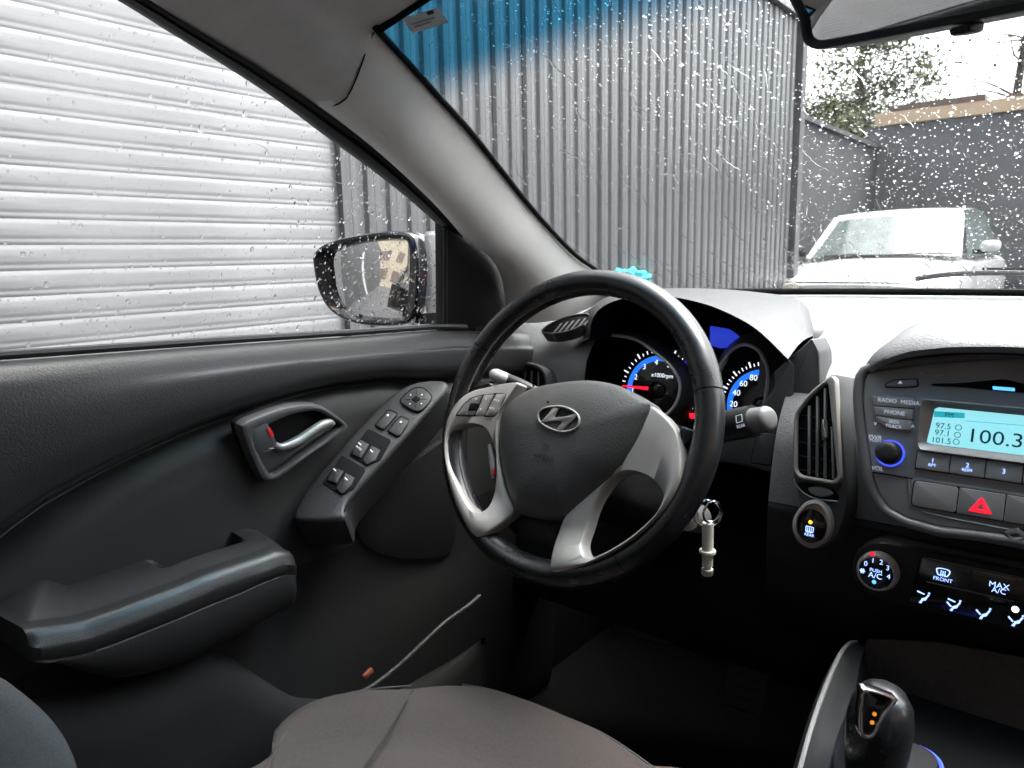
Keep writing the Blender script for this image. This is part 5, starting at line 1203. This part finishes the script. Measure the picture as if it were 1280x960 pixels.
mk('stack_side', [(-.115, .87, .97), (-.115, .87, .60), (.3, .87, .60), (.3, .87, .97)], [(0, 1, 2, 3)], VOID, cc_, False)
tube('socket_ring', [on(1140, 950, 2, .87)+V3(.022*math.cos(a), .022*math.sin(a), 0) for a in np.linspace(0, 2*math.pi, 40, endpoint=False)], .0018, BLUER, cc_, 8, True)
tube('socket_cap', [on(1140, 950, 2, .87)+V3(0, 0, -.035), on(1140, 950, 2, .87)+V3(0, 0, .004)], .019, DARKP, cc_, 24)
gk = on(1098, 915, 1, .56); gs = thing('gear_lever', 'black automatic gear lever knob with chrome trimmed window', 'gear lever', gk+V3(0, 0, -.08))
ax_ = unit(V3(.02, .18, 1)); gpl_ = Pl(gk, V3(.83, .55, 0), V3(.02, .3, 1))
rows = []
for s, wx, wd in ((-.115, .012, .012), (-.07, .016, .016), (-.04, .0215, .022), (-.012, .0265, .028), (.008, .0275, .030), (.022, .0245, .028), (.031, .018, .021), (.036, .008, .010)):
    wx *= .84; wd *= .84; rows.append([gk+ax_*s+V3(.83, .55, 0)*wx*math.cos(a)+V3(-.55, .83, 0)*wd*math.sin(a) for a in np.linspace(0, 2*math.pi, 32, endpoint=False)])
loft('knob', rows, LEATHER, gs, wrap=True, cap=True, angle=70)
fpl = Pl(on(1090, 895, 1, .525), V3(.83, .50, 0), V3(.0, .16, 1))
fq = fpl.uvs(zJ([(322, 692), (420, 722), (430, 735), (395, 775), (365, 830), (345, 858), (310, 855), (302, 800), (308, 730)]))
fi = fpl.uvs(zJ([(330, 705), (405, 728), (375, 775), (352, 820), (340, 842), (318, 840), (315, 790), (318, 735)]))
frame('window_trim', fpl, crv(fq, 60), crv(fi, 60), .002, .010, .0012, CHROME, gs, 60)
gw = plate('window', fpl, crv(fi, 60), .0008, .01, .0004, GLOSSB, gs)
for p_ in ((355, 780), (347, 808)): plate('lit_mark', fpl, disc2(fpl.uv(*zJ([p_])[0], .001), .0016, 6), .0012, .0003, 0, M('orange_lit_mark', (.8, .3, .05), .4, emit=(1, .30, .03), estr=.12), gw)

# ================================================================== SEAT
zN = zz(400, 680, 2.286)
st = thing('driver_seat', 'brown grey fabric driver seat cushion with stitched seams', 'seat', (-.42, .2, .5))
front_px = zN([(-175, 640), (-125, 537), (-46, 468), (45, 434), (160, 418), (270, 416), (320, 410), (400, 405), (480, 412), (560, 434), (640, 462), (720, 496), (820, 540), (900, 590), (970, 640), (1060, 700)])
rim_ = [on(px, py, 2, .80) for px, py in front_px]
ext = [V3(-.20, .30, .80), V3(-.20, -.05, .80), V3(-.60, -.05, .80), V3(-.61, .20, .80)]
ol = crv(np.array([p[:2] for p in rim_]+[p[:2] for p in ext]), 140); c2 = np.array([-.41, .25])
rows = []
for k, dz in ((1.02, -.24), (1.035, -.12), (1.03, -.06), (1.012, -.022), (1.0, -.006), (.985, .003), (.95, .010), (.88, .012), (.80, .006), (.74, .0), (.70, -.004), (.66, -.004), (.60, .0), (.45, .004), (.25, .004), (.05, .004)):
    rows.append([V3(*(c2+(p-c2)*k), .80+dz-.05*max(0, .25-(c2+(p-c2)*k)[1])) for p in ol])
loft('cushion', rows, SEATF, st, wrap=True, cap=True, angle=80)
def seat_line(pts, nm, m, r=.0011, zo=.806):
    P = [on(px, py, 2, .81) for px, py in zN(pts)]; tube(nm, crv(P, 30, False), r, m, st, 6)
seat_line([(265, 420), (235, 470), (180, 560), (120, 650), (90, 720)], 'seam', M('seam_thread', (.02, .017, .015), .9), .0016)
sd2 = [on(px, py, 2, .80) for px, py in zN([(-140, 640), (-95, 560), (-20, 490), (60, 452), (150, 434), (262, 424)])]
tube('piping', crv([p+V3(0, 0, .0085) for p in sd2], 40, False), .0010, DASHD, st, 6)
sd3 = [on(px, py, 2, .80)+V3(-.004, -.010, .006) for px, py in zN([(430, 407), (520, 424), (640, 464), (760, 515), (860, 564), (960, 632)])]
tube('piping', crv(sd3, 40, False), .0010, DASHD, st, 6)
bq = [on(px, py, 0, -.60) for px, py in ((-60, 838), (0, 850), (30, 868), (60, 895), (82, 925), (97, 962), (105, 1010))]
bq = crv(bq, 30, False)
rows = []
for a in bq:
    rows.append([a+V3(-.06, -.02, -.03), a+V3(-.035, -.004, -.008), a+V3(-.015, 0, -.001), a, a+V3(.014, -.012, -.004), a+V3(.024, -.04, -.02), a+V3(.025, -.09, -.05), a+V3(.01, -.16, -.08)])
bkr = loft('backrest_bolster', rows, SEATS, st, angle=80); 
# sill trim strip and pedals
dl = [on(px, py, 2, z) for (px, py), z in zip(zN([(110, 428), (160, 400), (230, 345), (300, 280), (360, 225), (425, 175)]), (.60, .60, .60, .60, .60, .60))]
sl_ = tube('door_sill_trim', crv(dl, 30, False), .007, TRIM, None, 8); tag(sl_, 'grey door sill trim strip running down beside the seat', 'sill trim')
ap = on(935, 835, 1, 1.0); apl = Pl(ap, V3(1, .1, 0), V3(0, .55, .84))
pdl = thing('accelerator_pedal', 'black ribbed accelerator pedal in the dark footwell', 'pedal', ap)
plate('pad', apl, rnd([(-.03, -.06), (.03, -.06), (.034, .06), (-.034, .06)], .01), 0, .012, .003, BLACK, pdl)
for k in range(7): plate('rib', apl, np.array([(-.022, -.045+k*.015), (.022, -.045+k*.015), (.022, -.042+k*.015), (-.022, -.042+k*.015)]), .003, .004, .0006, DARKP, pdl)
tube('arm', [ap+V3(0, .03, .06), ap+V3(0, .12, .16), ap+V3(0, .25, .2)], .008, BLACK, pdl, 8)
bpe = on(805, 775, 1, 1.0); bpl_ = Pl(bpe, V3(1, .1, 0), V3(0, .5, .85)); bpd = thing('brake_pedal', 'dark brake pedal below the steering column', 'pedal', bpe)
plate('pad', bpl_, rnd([(-.05, -.03), (.05, -.03), (.05, .03), (-.05, .03)], .01), 0, .012, .003, BLACK, bpd)
tube('arm', [bpe+V3(0, .02, .02), bpe+V3(0, .12, .12), bpe+V3(0, .25, .2)], .009, BLACK, bpd, 8)

# ================================================================== REAR-VIEW MIRROR
rm_ = thing('rear_view_mirror', 'black framed rear view mirror hanging from the windscreen', 'mirror', on(1200, 20, 1, .57))
rmo = on(1140, 10, 1, .57)
rp_ = Pl(rmo, V3(.92, -.39, -.03), V3(0, -.17, 1))
zL = zz(960, 0, 4.)
corners = rp_.uvs(zL([(168, -160), (170, 120), (180, 190), (200, 228), (240, 246), (300, 244), (700, 172), (1280, 62), (1500, 20), (1600, -40), (1600, -230)]))
oc = crv(corners, 120); oi = inset(ccw(oc), .0065)
frame('mirror_frame', rp_, oc, oi, .004, .016, .003, BLACK, rm_, 120)
plate('mirror_glass', rp_, inset(ccw(oi), -.0015), .0010, .004, .0003, MIRR, rm_)
plate('back_shell', rp_, oc, -.010, .025, .008, BLACK, rm_)
dtab = rp_.uvs(zL([(915, 140), (1035, 108), (1030, 158), (1000, 172), (930, 184), (915, 170)]), 0)
plate('dimmer_tab', rp_, rnd(dtab, .002), .004, .014, .003, BLACK, rm_)
mt = rp_.P(rp_.uvs([(1285, 5)])[0][0], .02, -.02); tube('stem', [mt, mt+V3(0, .03, .05), ws_pt(mt[0], .96)], [.010, .009, .016], BLACK, rm_, 10)

# ---- teal cloth lump on the dash behind the wheel
tc_ = on(786, 352, 1, 1.10); Vv = []; F = []
bm = bmesh.new(); bmesh.ops.create_icosphere(bm, subdivisions=4, radius=1)
for v in bm.verts:
    n = v.co.normalized(); k = 1+.16*math.sin(9*n.x+3*n.y)+.10*math.sin(17*n.z+11*n.x)+.06*math.sin(31*n.y+7*n.z)
    v.co = Vector((tc_[0]+n.x*.034*k, tc_[1]+n.y*.03*k, tc_[2]+n.z*.022*k))
me = bpy.data.meshes.new('cleaning_cloth'); bm.to_mesh(me); bm.free(); me.materials.append(TEAL); me.polygons.foreach_set('use_smooth', [True]*len(me.polygons))
tag(link(bpy.data.objects.new('cleaning_cloth', me)), 'crumpled teal cloth lying on the dash behind the wheel rim', 'cloth')
